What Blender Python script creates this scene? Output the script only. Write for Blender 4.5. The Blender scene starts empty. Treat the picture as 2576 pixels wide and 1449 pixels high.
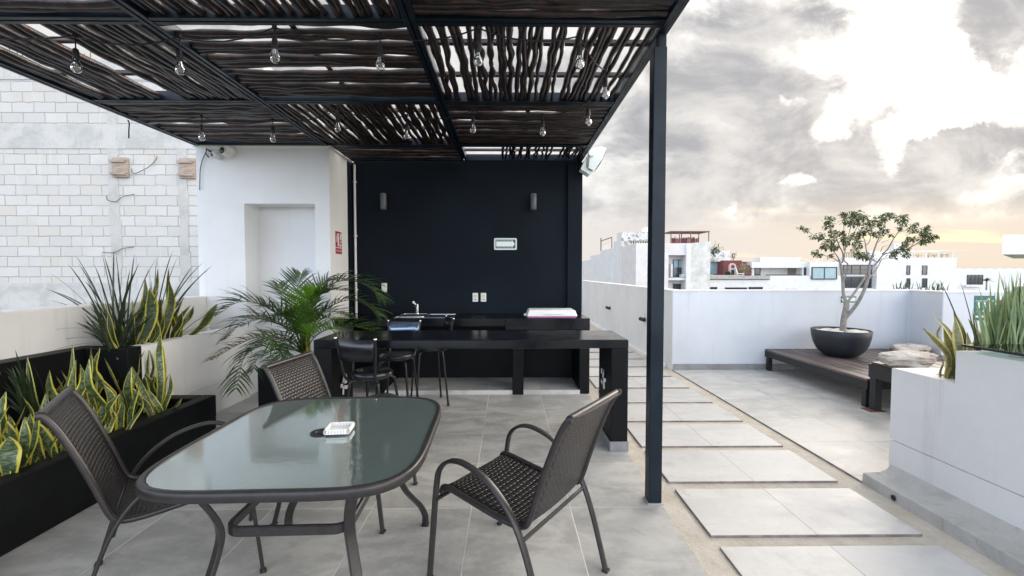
import bpy, bmesh, math, random
from mathutils import Vector, Matrix
PI = math.pi
S = bpy.context.scene
C = S.collection
rad = math.radians
# ---------------------------------------------------------------- camera
EYE = Vector((0.0, 0.0, 1.43))
FPX = 1069.0                      # focal length for a frame 2576 wide
ROT = Matrix.Rotation(rad(-0.59), 3, 'Z') @ Matrix.Rotation(rad(90 - 2.06), 3, 'X')
cam = bpy.data.cameras.new('camera')
cam.sensor_width = 36.0
cam.lens = 36.0 * FPX / 2576.0
cam.clip_start = 0.02
cam.clip_end = 4000
camo = bpy.data.objects.new('camera', cam)
C.objects.link(camo)
camo.location = EYE
camo.rotation_euler = (rad(90 - 2.06), 0, rad(-0.59))
S.camera = camo

def ray(x, y):
    return ROT @ Vector(((x - 1288.0) / FPX, (724.5 - y) / FPX, -1.0))
def at(x, y, Y):                  # photo position -> point at a known distance in front of the lens
    d = ray(x, y)
    return EYE + d * (Y / d.y)
def onz(x, y, z):
    d = ray(x, y)
    return EYE + d * ((z - EYE.z) / d.z)

# ---------------------------------------------------------------- object helpers
def tag(o, label=None, cat=None, group=None, kind=None):
    if label: o['label'] = label
    if cat: o['category'] = cat
    if group: o['group'] = group
    if kind: o['kind'] = kind
    return o
def thing(name, label, cat, loc=(0, 0, 0), rz=0.0, group=None):
    o = bpy.data.objects.new(name, None)
    C.objects.link(o)
    o.empty_display_size = 0.1
    o.location = loc
    o.rotation_euler = (0, 0, rz)
    return tag(o, label, cat, group)
def kids(o):
    return [c for c in bpy.data.objects if c.parent == o]
def dup(o, parent=None):
    c = o.copy()
    C.objects.link(c)
    c.parent = parent
    for ch in kids(o):
        dup(ch, c)
    return c

class MB:
    def __init__(s):
        s.v = []; s.f = []; s.uv = []; s.sm = []
    def add(s, vs, fs, smooth=False, uvs=None):
        b = len(s.v)
        s.v += [tuple(p) for p in vs]
        s.uv += list(uvs) if uvs else [(0.0, 0.0)] * len(vs)
        for f in fs:
            s.f.append(tuple(i + b for i in f)); s.sm.append(smooth)
        return s
    def box(s, x0, y0, z0, x1, y1, z1, M=None):
        vs = [Vector(p) for p in ((x0,y0,z0),(x1,y0,z0),(x1,y1,z0),(x0,y1,z0),(x0,y0,z1),(x1,y0,z1),(x1,y1,z1),(x0,y1,z1))]
        if M is not None: vs = [M @ p for p in vs]
        return s.add(vs, ((0,3,2,1),(4,5,6,7),(0,1,5,4),(1,2,6,5),(2,3,7,6),(3,0,4,7)))
    def prism(s, poly, a, b, axis='z', smooth=False):
        n = len(poly)
        def mk(p, h):
            return (p[0], p[1], h) if axis == 'z' else ((p[0], h, p[1]) if axis == 'y' else (h, p[0], p[1]))
        vs = [mk(p, a) for p in poly] + [mk(p, b) for p in poly]
        s.add(vs, [tuple(range(n - 1, -1, -1)), tuple(range(n, 2 * n))])
        return s.add(vs, [(i, (i + 1) % n, n + (i + 1) % n, n + i) for i in range(n)], smooth)
    def frames(s, pts, up=None):
        pts = [Vector(p) for p in pts]
        n = len(pts); out = []; prev = None
        for i in range(n):
            t = (pts[min(i + 1, n - 1)] - pts[max(i - 1, 0)])
            t = t.normalized() if t.length > 1e-9 else Vector((0, 0, 1))
            if up is not None:
                sd = t.cross(Vector(up))
                if sd.length < 1e-5: sd = t.cross(Vector((1, 0, 0)))
            elif prev is None:
                sd = t.cross(Vector((0, 0, 1)))
                if sd.length < 1e-3: sd = t.cross(Vector((1, 0, 0)))
            else:
                sd = prev - t * prev.dot(t)
                if sd.length < 1e-6: sd = t.cross(Vector((1, 0, 0)))
            sd.normalize(); prev = sd
            out.append((pts[i], t, sd, sd.cross(t).normalized()))
        return out
    def tube(s, pts, r, n=8, caps=True, closed=False):
        fr = s.frames(pts); m = len(fr)
        rs = r if isinstance(r, (list, tuple)) else [r] * m
        vs = []
        for (p, t, a, b), q in zip(fr, rs):
            for k in range(n):
                w = 2 * PI * k / n
                vs.append(p + a * (math.cos(w) * q) + b * (math.sin(w) * q))
        fs = []
        for i in range(m if closed else m - 1):
            j = (i + 1) % m
            for k in range(n):
                l = (k + 1) % n
                fs.append((i * n + k, i * n + l, j * n + l, j * n + k))
        s.add(vs, fs, True)
        if caps and not closed:
            s.add(vs[:n], [tuple(range(n - 1, -1, -1))]); s.add(vs[-n:], [tuple(range(n))])
        return s
    def bar(s, pts, w, h, up=(0, 0, 1), closed=False):     # flat bar swept along a path: w across, h along the third axis
        fr = s.frames(pts, up); m = len(fr); vs = []
        c = 0.22
        sec = []
        for sx, sy in ((-1,-1),(1,-1),(1,1),(-1,1)):
            k = c * min(w, h)
            if (sx, sy) in ((-1,-1),(1,1)): sec += [(sx * w/2, sy * (h/2 - k)), (sx * (w/2 - k), sy * h/2)]
            else: sec += [(sx * (w/2 - k), sy * h/2), (sx * w/2, sy * (h/2 - k))]
        n = len(sec)
        for p, t, a, b in fr:
            vs += [p + a * u + b * v for u, v in sec]
        fs = []
        for i in range(m if closed else m - 1):
            j = (i + 1) % m
            for k in range(n):
                l = (k + 1) % n
                fs.append((i*n+k, i*n+l, j*n+l, j*n+k))
        s.add(vs, fs, False)
        if not closed:
            s.add(vs[:n], [tuple(range(n - 1, -1, -1))]); s.add(vs[-n:], [tuple(range(n))])
        return s
    def lathe(s, prof, c=(0, 0, 0), n=24, M=None, smooth=True):
        vs = []
        for r, z in prof:
            for k in range(n):
                w = 2 * PI * k / n
                vs.append(Vector((r * math.cos(w), r * math.sin(w), z)))
        if M is not None: vs = [M @ p for p in vs]
        vs = [p + Vector(c) for p in vs]
        fs = []
        for i in range(len(prof) - 1):
            for k in range(n):
                l = (k + 1) % n
                fs.append((i*n+k, i*n+l, (i+1)*n+l, (i+1)*n+k))
        s.add(vs, fs, smooth)
        if prof[0][0] > 1e-6: s.add(vs[:n], [tuple(range(n - 1, -1, -1))])
        if prof[-1][0] > 1e-6: s.add(vs[-n:], [tuple(range(n))])
        return s
    def blade(s, path, widths, side, cup=0.15, twist=0.0):
        """leaf strip along path; side = direction across the leaf"""
        n = len(path); vs = []; uv = []; side = Vector(side).normalized()
        for i, p in enumerate(path):
            p = Vector(p)
            t = (Vector(path[min(i+1, n-1)]) - Vector(path[max(i-1, 0)])).normalized()
            a = side - t * side.dot(t)
            if a.length < 1e-4: a = t.orthogonal()
            a.normalize()
            if twist: a = Matrix.Rotation(twist * i / (n - 1), 3, t) @ a
            b = a.cross(t)
            w = widths[i] * 0.5; vv = i / (n - 1)
            vs += [p - a * w, p + b * (w * cup * 2), p + a * w]
            uv += [(0, vv), (0.5, vv), (1, vv)]
        fs = []
        for i in range(n - 1):
            k = i * 3
            fs += [(k, k+1, k+4, k+3), (k+1, k+2, k+5, k+4)]
        return s.add(vs, fs, True, uv)
    def build(s, name, m, parent=None, bevel=0, segs=2, uv=False, solid=0, sub=0):
        me = bpy.data.meshes.new(name)
        me.from_pydata(s.v, [], s.f)
        me.polygons.foreach_set('use_smooth', s.sm)
        if uv:
            l = me.uv_layers.new(name='UVMap')
            l.data.foreach_set('uv', [c for lp in me.loops for c in s.uv[lp.vertex_index]])
        if m is not None: me.materials.append(m)
        me.update()
        o = bpy.data.objects.new(name, me)
        C.objects.link(o)
        if parent is not None: o.parent = parent
        if solid:
            k = o.modifiers.new('thick', 'SOLIDIFY'); k.thickness = solid; k.offset = 0
        if bevel:
            k = o.modifiers.new('bevel', 'BEVEL'); k.width = bevel; k.segments = segs; k.limit_method = 'ANGLE'; k.angle_limit = rad(40)
            k.harden_normals = False
        if sub:
            k = o.modifiers.new('sub', 'SUBSURF'); k.levels = sub; k.render_levels = sub
        return o

def bez(a, b, c, n=8):
    a, b, c = Vector(a), Vector(b), Vector(c)
    return [a * (1-t)**2 + b * (2*t*(1-t)) + c * t*t for t in (i / n for i in range(n + 1))]
def smooth_path(pts, n=6):           # Catmull-Rom through the points
    pts = [Vector(p) for p in pts]
    P = [pts[0] * 2 - pts[1]] + pts + [pts[-1] * 2 - pts[-2]]
    out = []
    for i in range(1, len(P) - 2):
        for k in range(n):
            t = k / n
            a, b, c, d = P[i-1], P[i], P[i+1], P[i+2]
            out.append(0.5 * ((2*b) + (c-a)*t + (2*a-5*b+4*c-d)*t*t + (3*b-a-3*c+d)*t**3))
    out.append(pts[-1])
    return out

# ---------------------------------------------------------------- materials
class NT:
    def __init__(s, tree):
        s.t = tree; s.n = tree.nodes; s.l = tree.links
    def new(s, typ, **kw):
        nd = s.n.new(typ)
        for k, v in kw.items(): setattr(nd, k, v)
        return nd
    def put(s, sock, v):
        if isinstance(v, bpy.types.NodeSocket): s.l.new(v, sock)
        elif isinstance(v, (tuple, list)):
            v = tuple(v)
            if len(sock.default_value) == 4 and len(v) == 3: v = v + (1.0,)
            sock.default_value = v
        else: sock.default_value = v
    def m(s, op, a, b=0.0, c=None, clamp=False):
        nd = s.new('ShaderNodeMath', operation=op, use_clamp=clamp)
        s.put(nd.inputs[0], a); s.put(nd.inputs[1], b)
        if c is not None: s.put(nd.inputs[2], c)
        return nd.outputs[0]
    def mix(s, f, a, b, blend='MIX'):
        nd = s.new('ShaderNodeMix', data_type='RGBA', blend_type=blend)
        s.put(nd.inputs[0], f); s.put(nd.inputs[6], a); s.put(nd.inputs[7], b)
        return nd.outputs[2]
    def sep(s, v):
        nd = s.new('ShaderNodeSeparateXYZ'); s.put(nd.inputs[0], v); return nd.outputs
    def comb(s, x=0.0, y=0.0, z=0.0):
        nd = s.new('ShaderNodeCombineXYZ')
        for i, v in enumerate((x, y, z)): s.put(nd.inputs[i], v)
        return nd.outputs[0]
    def map(s, v, scale=(1,1,1), rot=(0,0,0), loc=(0,0,0)):
        nd = s.new('ShaderNodeMapping'); s.put(nd.inputs[0], v)
        nd.inputs['Location'].default_value = loc; nd.inputs['Rotation'].default_value = rot; nd.inputs['Scale'].default_value = scale
        return nd.outputs[0]
    def noise(s, v, scale=5.0, detail=4.0, rough=0.5, dist=0.0, col=False):
        nd = s.new('ShaderNodeTexNoise')
        if v is not None: s.put(nd.inputs['Vector'], v)
        s.put(nd.inputs['Scale'], scale); nd.inputs['Detail'].default_value = detail
        nd.inputs['Roughness'].default_value = rough; nd.inputs['Distortion'].default_value = dist
        return nd.outputs[1 if col else 0]
    def step(s, x, a, b, lo=0.0, hi=1.0):
        nd = s.new('ShaderNodeMapRange', interpolation_type='SMOOTHSTEP'); nd.clamp = True
        s.put(nd.inputs[0], x); s.put(nd.inputs[1], a); s.put(nd.inputs[2], b); s.put(nd.inputs[3], lo); s.put(nd.inputs[4], hi)
        return nd.outputs[0]
    def bump(s, h, strength=0.3, dist=0.01):
        nd = s.new('ShaderNodeBump'); s.put(nd.inputs['Height'], h)
        nd.inputs['Strength'].default_value = strength; nd.inputs['Distance'].default_value = dist
        return nd.outputs[0]
def mat0(name):
    mt = bpy.data.materials.new(name); mt.use_nodes = True
    g = NT(mt.node_tree)
    return mt, g, g.n['Principled BSDF']
def coord(g, kind='Object'):
    return g.new('ShaderNodeTexCoord').outputs[kind]
def mat(name, col, rough=0.5, metal=0.0, col2=None, vs=3.0, vd=5.0, vlo=0.35, vhi=0.65, bump=0.0, bs=80.0, bd=0.004, stretch=(1,1,1), coat=0.0, spec=0.5, rvar=0.0):
    mt, g, b = mat0(name)
    g.put(b.inputs['Base Color'], col); b.inputs['Roughness'].default_value = rough; b.inputs['Metallic'].default_value = metal
    b.inputs['Specular IOR Level'].default_value = spec
    b.inputs['Coat Weight'].default_value = coat; b.inputs['Coat Roughness'].default_value = 0.08
    v = None
    if col2 or bump or rvar: v = g.map(coord(g), stretch)
    if col2:
        n = g.noise(v, vs, vd, 0.6)
        g.put(b.inputs['Base Color'], g.mix(g.step(n, vlo, vhi), col, col2))
    if rvar:
        g.put(b.inputs['Roughness'], g.step(g.noise(v, vs * 2, 5, .6), .3, .7, max(rough - rvar, 0.02), rough + rvar))
    if bump:
        g.put(b.inputs['Normal'], g.bump(g.noise(v, bs, 4, 0.6), bump, bd))
    return mt
# ---- named materials
M = {}
def stucco(name, c1, c2, streak=0.0, bump=0.25):
    mt, g, b = mat0(name)
    v = coord(g)
    n = g.noise(v, 1.3, 6, .6)
    col = g.mix(g.step(n, .35, .7), c1, c2)
    if streak:
        sv = g.map(v, (9, 9, 0.5))
        s = g.step(g.noise(sv, 1.0, 5, .65), .55, .78)
        col = g.mix(g.m('MULTIPLY', s, streak), col, (.30, .29, .27))
    g.put(b.inputs['Base Color'], col)
    b.inputs['Roughness'].default_value = .75
    h = g.m('ADD', g.noise(v, 140, 3, .6), g.m('MULTIPLY', g.noise(v, 14, 4, .6), 1.6))
    g.put(b.inputs['Normal'], g.bump(h, bump, .003))
    return mt
M['white'] = stucco('white_stucco', (.76, .76, .755), (.69, .69, .685), .26)
M['white_lit'] = stucco('light_lifted_white_stucco', (.84, .84, .83), (.78, .78, .775), .10)  # tower-side white, brightness of the light put into the colour
M['white_skylit'] = stucco('skylight_tinted_white_stucco', (.665, .69, .725), (.60, .625, .655), .26)  # parapet white darkened and blued, its light put into the colour
M['far_white'] = stucco('white_facade', (.74, .74, .74), (.66, .66, .65), .35)
M['far_stain'] = stucco('stained_facade', (.70, .69, .66), (.52, .50, .47), .55)
M['far_pink'] = stucco('patched_facade', (.70, .69, .68), (.66, .60, .59), .3)
M['black_wall'] = mat('black_wall_paint', (.0026, .0055, .0095), .7, spec=.14, col2=(.0075, .0120, .0180), vs=1.1, vd=8, bump=.2, bs=90, rvar=.08)
M['black_gloss'] = mat('black_polished_cement', (.003, .004, .0055), .20, spec=.4, col2=(.005, .0065, .008), vs=3, bump=.05, bs=9, bd=.003, rvar=.05)
M['black_planter'] = mat('black_planter_paint', (.0025, .0032, .004), .55, spec=.2, col2=(.005, .006, .007), vs=4, bump=.2, bs=40)
M['steel_navy'] = mat('navy_painted_steel', (.0045, .0105, .019), .40, spec=.28, col2=(.007, .015, .025), vs=3, bump=.05, bs=40, rvar=.1)
M['chair_metal'] = mat('bronze_grey_aluminium', (.034, .032, .033), .38, .4, col2=(.043, .040, .041), vs=30)
M['chrome'] = mat('brushed_steel', (.55, .56, .57), .22, 1.0)
M['vinyl'] = mat('black_vinyl', (.010, .011, .014), .28, coat=.3, bump=.08, bs=120)
M['black_tube'] = mat('black_enamel_tube', (.012, .012, .014), .30)
M['plastic_white'] = mat('white_plastic', (.72, .72, .71), .35)
M['plastic_black'] = mat('black_plastic', (.012, .012, .013), .45)
M['plastic_cream'] = mat('cream_plastic', (.66, .66, .56), .4)
M['grey_metal'] = mat('grey_lamp_metal', (.10, .105, .115), .45, .3)
M['soil'] = mat('dark_soil', (.018, .014, .011), .95, col2=(.04, .03, .022), vs=30, bump=1.0, bs=60, bd=.02)
M['sand'] = None
M['rock'] = mat('limestone_rock', (.62, .58, .52), .85, col2=(.42, .35, .29), vs=5, bump=1.0, bs=14, bd=.03, stretch=(1, 1, 2.2))
M['pebble'] = mat('white_pebble', (.72, .69, .64), .7, col2=(.55, .52, .47), vs=9, bump=.4, bs=30)
M['bowl'] = mat('dark_bowl_glaze', (.016, .021, .027), .5, col2=(.024, .030, .036), vs=6, bump=.1, bs=40)
M['deck_steel'] = mat('dark_deck_frame', (.012, .013, .015), .5)
M['polished'] = mat('sky_reflection_blue_metal', (.20, .27, .36), .22, .9)  # blue of the reflected sky put into the base colour
M['cable'] = mat('black_cable', (.008, .008, .009), .5)
M['rust'] = mat('rust_brown_steel', (.12, .055, .040), .7, col2=(.17, .09, .07), vs=3)
M['brick_red'] = mat('dark_red_cladding', (.13, .035, .035), .8, col2=(.18, .06, .055), vs=4, stretch=(1, 1, 6))
M['far_dark'] = mat('dark_frame', (.02, .024, .03), .4)
M['far_glass'] = mat('dark_window_glass', (.03, .04, .05), .08, spec=.8)
M['far_teal'] = mat('pale_blind_glass', (.33, .45, .50), .15, col2=(.28, .40, .46), vs=1.5)
M['far_wood'] = mat('tan_wood_panel', (.36, .31, .25), .7, col2=(.28, .24, .19), vs=2)
M['far_plant'] = mat('far_foliage', (.055, .085, .035), .7, col2=(.10, .12, .06), vs=9)
M['concrete'] = mat('raw_concrete', (.44, .44, .42), .9, col2=(.34, .34, .32), vs=3, bump=.5, bs=25, bd=.008)
M['old_wood'] = mat('grey_brown_board', (.30, .22, .17), .85, col2=(.42, .36, .30), vs=7, bump=.4, bs=30, stretch=(1, 1, 5))
M['skirt_tile'] = mat('grey_skirting_tile', (.30, .30, .295), .6, col2=(.23, .23, .225), vs=8)
M['ground'] = mat('far_ground', (.10, .12, .07), .95, col2=(.20, .19, .15), vs=.05)
M['red_sign'] = mat('red_sign_vinyl', (.42, .012, .045), .4)
M['green_sign'] = mat('green_sign_vinyl', (.015, .12, .10), .4)
M['sign_white'] = mat('white_sign_plastic', (.74, .80, .77), .4)
M['pink'] = mat('pink_render', (.55, .38, .36), .8)
M['bag_pink'] = mat('pink_tray_plastic', (.60, .16, .38), .4)
M['stone_clad'] = None

def tile_mat(name, x0, y0, tx, ty, c1, c2, grout=(.34, .33, .31), gw=.0022, streak=(1.6, 3.0)):
    mt, g, b = mat0(name)
    v = coord(g); x, y, z = g.sep(v)
    u = g.m('DIVIDE', g.m('SUBTRACT', x, x0), tx); w = g.m('DIVIDE', g.m('SUBTRACT', y, y0), ty)
    fu = g.m('FRACT', u); fw = g.m('FRACT', w)
    du = g.m('MULTIPLY', g.m('MINIMUM', fu, g.m('SUBTRACT', 1.0, fu)), tx)
    dw = g.m('MULTIPLY', g.m('MINIMUM', fw, g.m('SUBTRACT', 1.0, fw)), ty)
    d = g.m('MINIMUM', du, dw)
    gr = g.step(d, gw * .7, gw * 1.3, 1.0, 0.0)
    cell = g.comb(g.m('FLOOR', u), g.m('FLOOR', w), 0.0)
    wn = g.new('ShaderNodeTexWhiteNoise', noise_dimensions='3D'); g.put(wn.inputs['Vector'], cell)
    off = g.new('ShaderNodeVectorMath', operation='MULTIPLY_ADD')
    g.put(off.inputs[0], wn.outputs['Color']); off.inputs[1].default_value = (7, 7, 7); g.put(off.inputs[2], v)
    sv = g.map(off.outputs[0], (streak[0], streak[1], 1))
    n1 = g.noise(sv, 1.6, 7, .62, .6)
    n2 = g.noise(v, 24, 5, .6)
    n = g.m('ADD', g.m('MULTIPLY', n1, .8), g.m('MULTIPLY', n2, .2))
    col = g.mix(g.step(n, .38, .62), c1, c2)
    # per-tile shade
    sh = g.m('ADD', .93, g.m('MULTIPLY', wn.outputs['Value'], .12))
    col = g.mix(1.0, col, g.comb(sh, sh, sh), 'MULTIPLY')
    # soft stains
    st = g.step(g.noise(v, 2.3, 7, .7), .54, .74)
    col = g.mix(g.m('MULTIPLY', st, .34), col, (.16, .15, .135))
    col = g.mix(g.m('MULTIPLY', g.step(g.noise(v, 70, 4, .7), .58, .74), .22), col, (.20, .19, .17))
    gcol = g.mix(g.step(g.noise(v, 1.7, 5, .6), .4, .62), grout, tuple(k * .72 for k in grout))
    col = g.mix(gr, col, gcol)
    g.put(b.inputs['Base Color'], col)
    g.put(b.inputs['Roughness'], g.step(n1, .3, .7, .42, .62))
    h = g.m('SUBTRACT', g.m('MULTIPLY', n2, .15), gr)
    g.put(b.inputs['Normal'], g.bump(h, .35, .002))
    return mt
M['tile'] = tile_mat('grey_floor_tile', -.22, 2.536, .602, .602, (.335, .332, .318), (.475, .468, .445), grout=(.66, .645, .62), gw=.0026)
M['tile_light'] = tile_mat('pale_terrace_tile', 2.43, 2.32, .602, .602, (.43, .425, .41), (.56, .55, .525), grout=(.33, .32, .30), gw=.003)
M['slab'] = tile_mat('pale_paving_tile', 1.105, -.354, .585, 40, (.48, .475, .46), (.58, .57, .55), grout=(.28, .27, .25), gw=.0025)

def sand_mat():
    mt, g, b = mat0('sandy_mortar')
    v = coord(g)
    n = g.noise(v, 5, 7, .65); n2 = g.noise(v, 45, 5, .7)
    col = g.mix(g.step(n, .3, .7), (.49, .435, .36), (.60, .555, .485))
    col = g.mix(g.m('MULTIPLY', g.step(n2, .5, .75), .45), col, (.34, .28, .22))
    g.put(b.inputs['Base Color'], col); b.inputs['Roughness'].default_value = .95
    g.put(b.inputs['Normal'], g.bump(g.m('ADD', n, n2), .7, .012))
    return mt
M['sand'] = sand_mat()

def block_mat():
    mt, g, b = mat0('concrete_block_wall')
    v = coord(g); x, y, z = g.sep(v)
    wob = g.noise(v, 7, 3, .5)
    zz = g.m('ADD', z, g.m('MULTIPLY', g.m('SUBTRACT', wob, .5), .035))
    xx = g.m('ADD', x, g.m('MULTIPLY', g.m('SUBTRACT', g.noise(v, 5, 3, .5), .5), .04))
    bt = g.new('ShaderNodeTexBrick', offset=.5, squash=1.0)
    g.put(bt.inputs['Vector'], g.comb(xx, zz, 0.0))
    bt.inputs['Color1'].default_value = (.525, .515, .495, 1); bt.inputs['Color2'].default_value = (.59, .58, .56, 1)
    bt.inputs['Mortar'].default_value = (.33, .325, .32, 1)
    bt.inputs['Scale'].default_value = 1.0; bt.inputs['Mortar Size'].default_value = .009; bt.inputs['Mortar Smooth'].default_value = .35
    bt.inputs['Brick Width'].default_value = .405; bt.inputs['Row Height'].default_value = .193; bt.inputs['Bias'].default_value = -.1
    cell = g.comb(g.m('FLOOR', g.m('DIVIDE', x, .405)), g.m('FLOOR', g.m('DIVIDE', z, .193)), 0.0)
    wn = g.new('ShaderNodeTexWhiteNoise', noise_dimensions='3D'); g.put(wn.inputs['Vector'], cell)
    warm = g.step(wn.outputs['Value'], .72, .95)
    col = g.mix(g.m('MULTIPLY', g.m('MULTIPLY', warm, .6), g.m('SUBTRACT', 1.0, bt.outputs['Fac'])), bt.outputs['Color'], (.55, .51, .45))
    # smeared mortar and drips over the blocks
    sm = g.step(g.noise(v, 1.7, 7, .72), .46, .64)
    col = g.mix(g.m('MULTIPLY', sm, .75), col, (.52, .515, .495))
    dr = g.step(g.noise(g.map(v, (11, 11, .7)), 1.0, 5, .7), .58, .72)
    col = g.mix(g.m('MULTIPLY', dr, .4), col, (.66, .65, .63))
    n3 = g.noise(v, 45, 4, .7)
    col = g.mix(g.m('MULTIPLY', g.step(n3, .55, .8), .3), col, (.40, .39, .37))
    g.put(b.inputs['Base Color'], col); b.inputs['Roughness'].default_value = .92
    h = g.m('ADD', g.m('MULTIPLY', bt.outputs['Fac'], -1.0), g.m('MULTIPLY', n3, .5))
    g.put(b.inputs['Normal'], g.bump(h, .6, .012))
    return mt
M['block'] = block_mat()
def render_mat(name, c1, c2, c3):
    mt, g, b = mat0(name)
    v = coord(g)
    n = g.noise(v, 2.2, 8, .7, .5)
    col = g.mix(g.step(n, .35, .6), c1, c2)
    dr = g.step(g.noise(g.map(v, (6, 6, 1.1)), 1.4, 7, .75), .56, .70)
    col = g.mix(g.m('MULTIPLY', dr, .7), col, c3)
    g.put(b.inputs['Base Color'], col); b.inputs['Roughness'].default_value = .92
    g.put(b.inputs['Normal'], g.bump(g.noise(v, 16, 7, .75), .8, .02))
    return mt
M['rough_concrete'] = render_mat('rough_concrete', (.42, .42, .40), (.52, .51, .49), (.31, .31, .295))
M['ring'] = render_mat('cast_ring_beam', (.45, .45, .435), (.56, .555, .54), (.33, .33, .315))

def stick_mat():
    mt, g, b = mat0('dark_bark_stick')
    v = coord(g)
    n = g.noise(v, 9, 4, .6); n2 = g.noise(v, 60, 4, .65)
    col = g.mix(g.step(n, .42, .72), (.010, .006, .0055), (.052, .023, .019))
    col = g.mix(g.m('MULTIPLY', g.step(g.noise(v, 4, 3, .5), .62, .75), .5), col, (.10, .055, .035))
    g.put(b.inputs['Base Color'], col); b.inputs['Roughness'].default_value = .33; b.inputs['Specular IOR Level'].default_value = .5
    g.put(b.inputs['Normal'], g.bump(g.m('ADD', n2, n), .5, .006))
    return mt
M['stick'] = stick_mat()

def wicker(name, c_hi, c_lo, nu, nv):
    mt, g, b = mat0(name)
    u, v, _ = g.sep(coord(g, 'UV'))
    U = g.m('MULTIPLY', u, nu); V = g.m('MULTIPLY', v, nv)
    par = g.m('MODULO', g.m('ADD', g.m('FLOOR', U), g.m('FLOOR', V)), 2.0)
    fu = g.m('FRACT', U); fv = g.m('FRACT', V)
    su = g.m('SINE', g.m('MULTIPLY', fu, PI)); sv = g.m('SINE', g.m('MULTIPLY', fv, PI))
    # over-strand bulges along u, under-strand dips
    over = g.m('MULTIPLY', g.m('POWER', su, .6), g.m('POWER', sv, .45))
    h = g.m('ADD', g.m('MULTIPLY', par, over), g.m('MULTIPLY', g.m('SUBTRACT', 1.0, par), g.m('MULTIPLY', over, .45)))
    col = g.mix(g.step(h, .15, .85), c_lo, c_hi)
    g.put(b.inputs['Base Color'], col)
    b.inputs['Roughness'].default_value = .30
    b.inputs['Specular IOR Level'].default_value = .6
    g.put(b.inputs['Normal'], g.bump(h, .9, .006))
    return mt
M['wicker'] = wicker('brown_woven_resin', (.022, .018, .019), (.0025, .002, .0024), 30, 34)
M['wicker_back'] = wicker('brown_woven_resin_fine', (.027, .020, .021), (.003, .0026, .003), 28, 40)

def table_glass():
    mt = bpy.data.materials.new('rippled_green_glass'); mt.use_nodes = True
    g = NT(mt.node_tree); g.n.remove(g.n['Principled BSDF'])
    out = g.n['Material Output']
    v = coord(g)
    h = g.m('ADD', g.noise(g.map(v, (1, 1, 1)), 38, 3, .5), g.m('MULTIPLY', g.noise(v, 90, 2, .5), .35))
    nb = g.bump(h, .13, .0025); nb2 = g.bump(h, .8, .004)
    df = g.new('ShaderNodeBsdfDiffuse'); df.inputs['Color'].default_value = (.31, .40, .385, 1)
    tl = g.new('ShaderNodeBsdfTranslucent'); tl.inputs['Color'].default_value = (.50, .63, .61, 1)
    rf = g.new('ShaderNodeBsdfRefraction'); rf.inputs['Color'].default_value = (.52, .66, .64, 1); rf.inputs['Roughness'].default_value = .28; rf.inputs['IOR'].default_value = 1.08
    g.put(rf.inputs['Normal'], nb2)
    m1 = g.new('ShaderNodeMixShader'); m1.inputs[0].default_value = .5; g.l.new(df.outputs[0], m1.inputs[1]); g.l.new(tl.outputs[0], m1.inputs[2])
    m2 = g.new('ShaderNodeMixShader'); m2.inputs[0].default_value = .38; g.l.new(m1.outputs[0], m2.inputs[1]); g.l.new(rf.outputs[0], m2.inputs[2])
    gl = g.new('ShaderNodeBsdfGlossy'); gl.inputs['Roughness'].default_value = .012; gl.inputs['Color'].default_value = (.93, .97, .97, 1); g.put(gl.inputs['Normal'], nb)
    fr = g.new('ShaderNodeFresnel'); fr.inputs['IOR'].default_value = 1.5; g.put(fr.inputs['Normal'], nb); fac = g.m('MULTIPLY_ADD', fr.outputs[0], .68, .34)
    m3 = g.new('ShaderNodeMixShader'); g.l.new(fac, m3.inputs[0]); g.l.new(m2.outputs[0], m3.inputs[1]); g.l.new(gl.outputs[0], m3.inputs[2])
    g.l.new(m3.outputs[0], out.inputs[0])
    return mt
M['table_glass'] = table_glass()
def clear_glass(name, col=(.9, .95, .94), rough=.02, haze=0.0):
    mt = bpy.data.materials.new(name); mt.use_nodes = True
    g = NT(mt.node_tree); g.n.remove(g.n['Principled BSDF'])
    tr = g.new('ShaderNodeBsdfTransparent'); tr.inputs[0].default_value = col + (1,)
    gl = g.new('ShaderNodeBsdfGlossy'); gl.inputs['Roughness'].default_value = rough
    fr = g.new('ShaderNodeFresnel'); fr.inputs[0].default_value = 1.6
    tl = g.new('ShaderNodeBsdfTranslucent'); tl.inputs[0].default_value = (.8, .8, .78, 1)
    m0 = g.new('ShaderNodeMixShader'); m0.inputs[0].default_value = haze; g.l.new(tr.outputs[0], m0.inputs[1]); g.l.new(tl.outputs[0], m0.inputs[2])
    mx = g.new('ShaderNodeMixShader'); g.l.new(fr.outputs[0], mx.inputs[0]); g.l.new(m0.outputs[0], mx.inputs[1]); g.l.new(gl.outputs[0], mx.inputs[2])
    g.l.new(mx.outputs[0], g.n['Material Output'].inputs[0])
    return mt
M['bulb'] = clear_glass('clear_bulb_glass', (.95, .95, .93), .03, .22)
M['shelf_glass'] = clear_glass('green_shelf_glass', (.70, .84, .80), .05)

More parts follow.
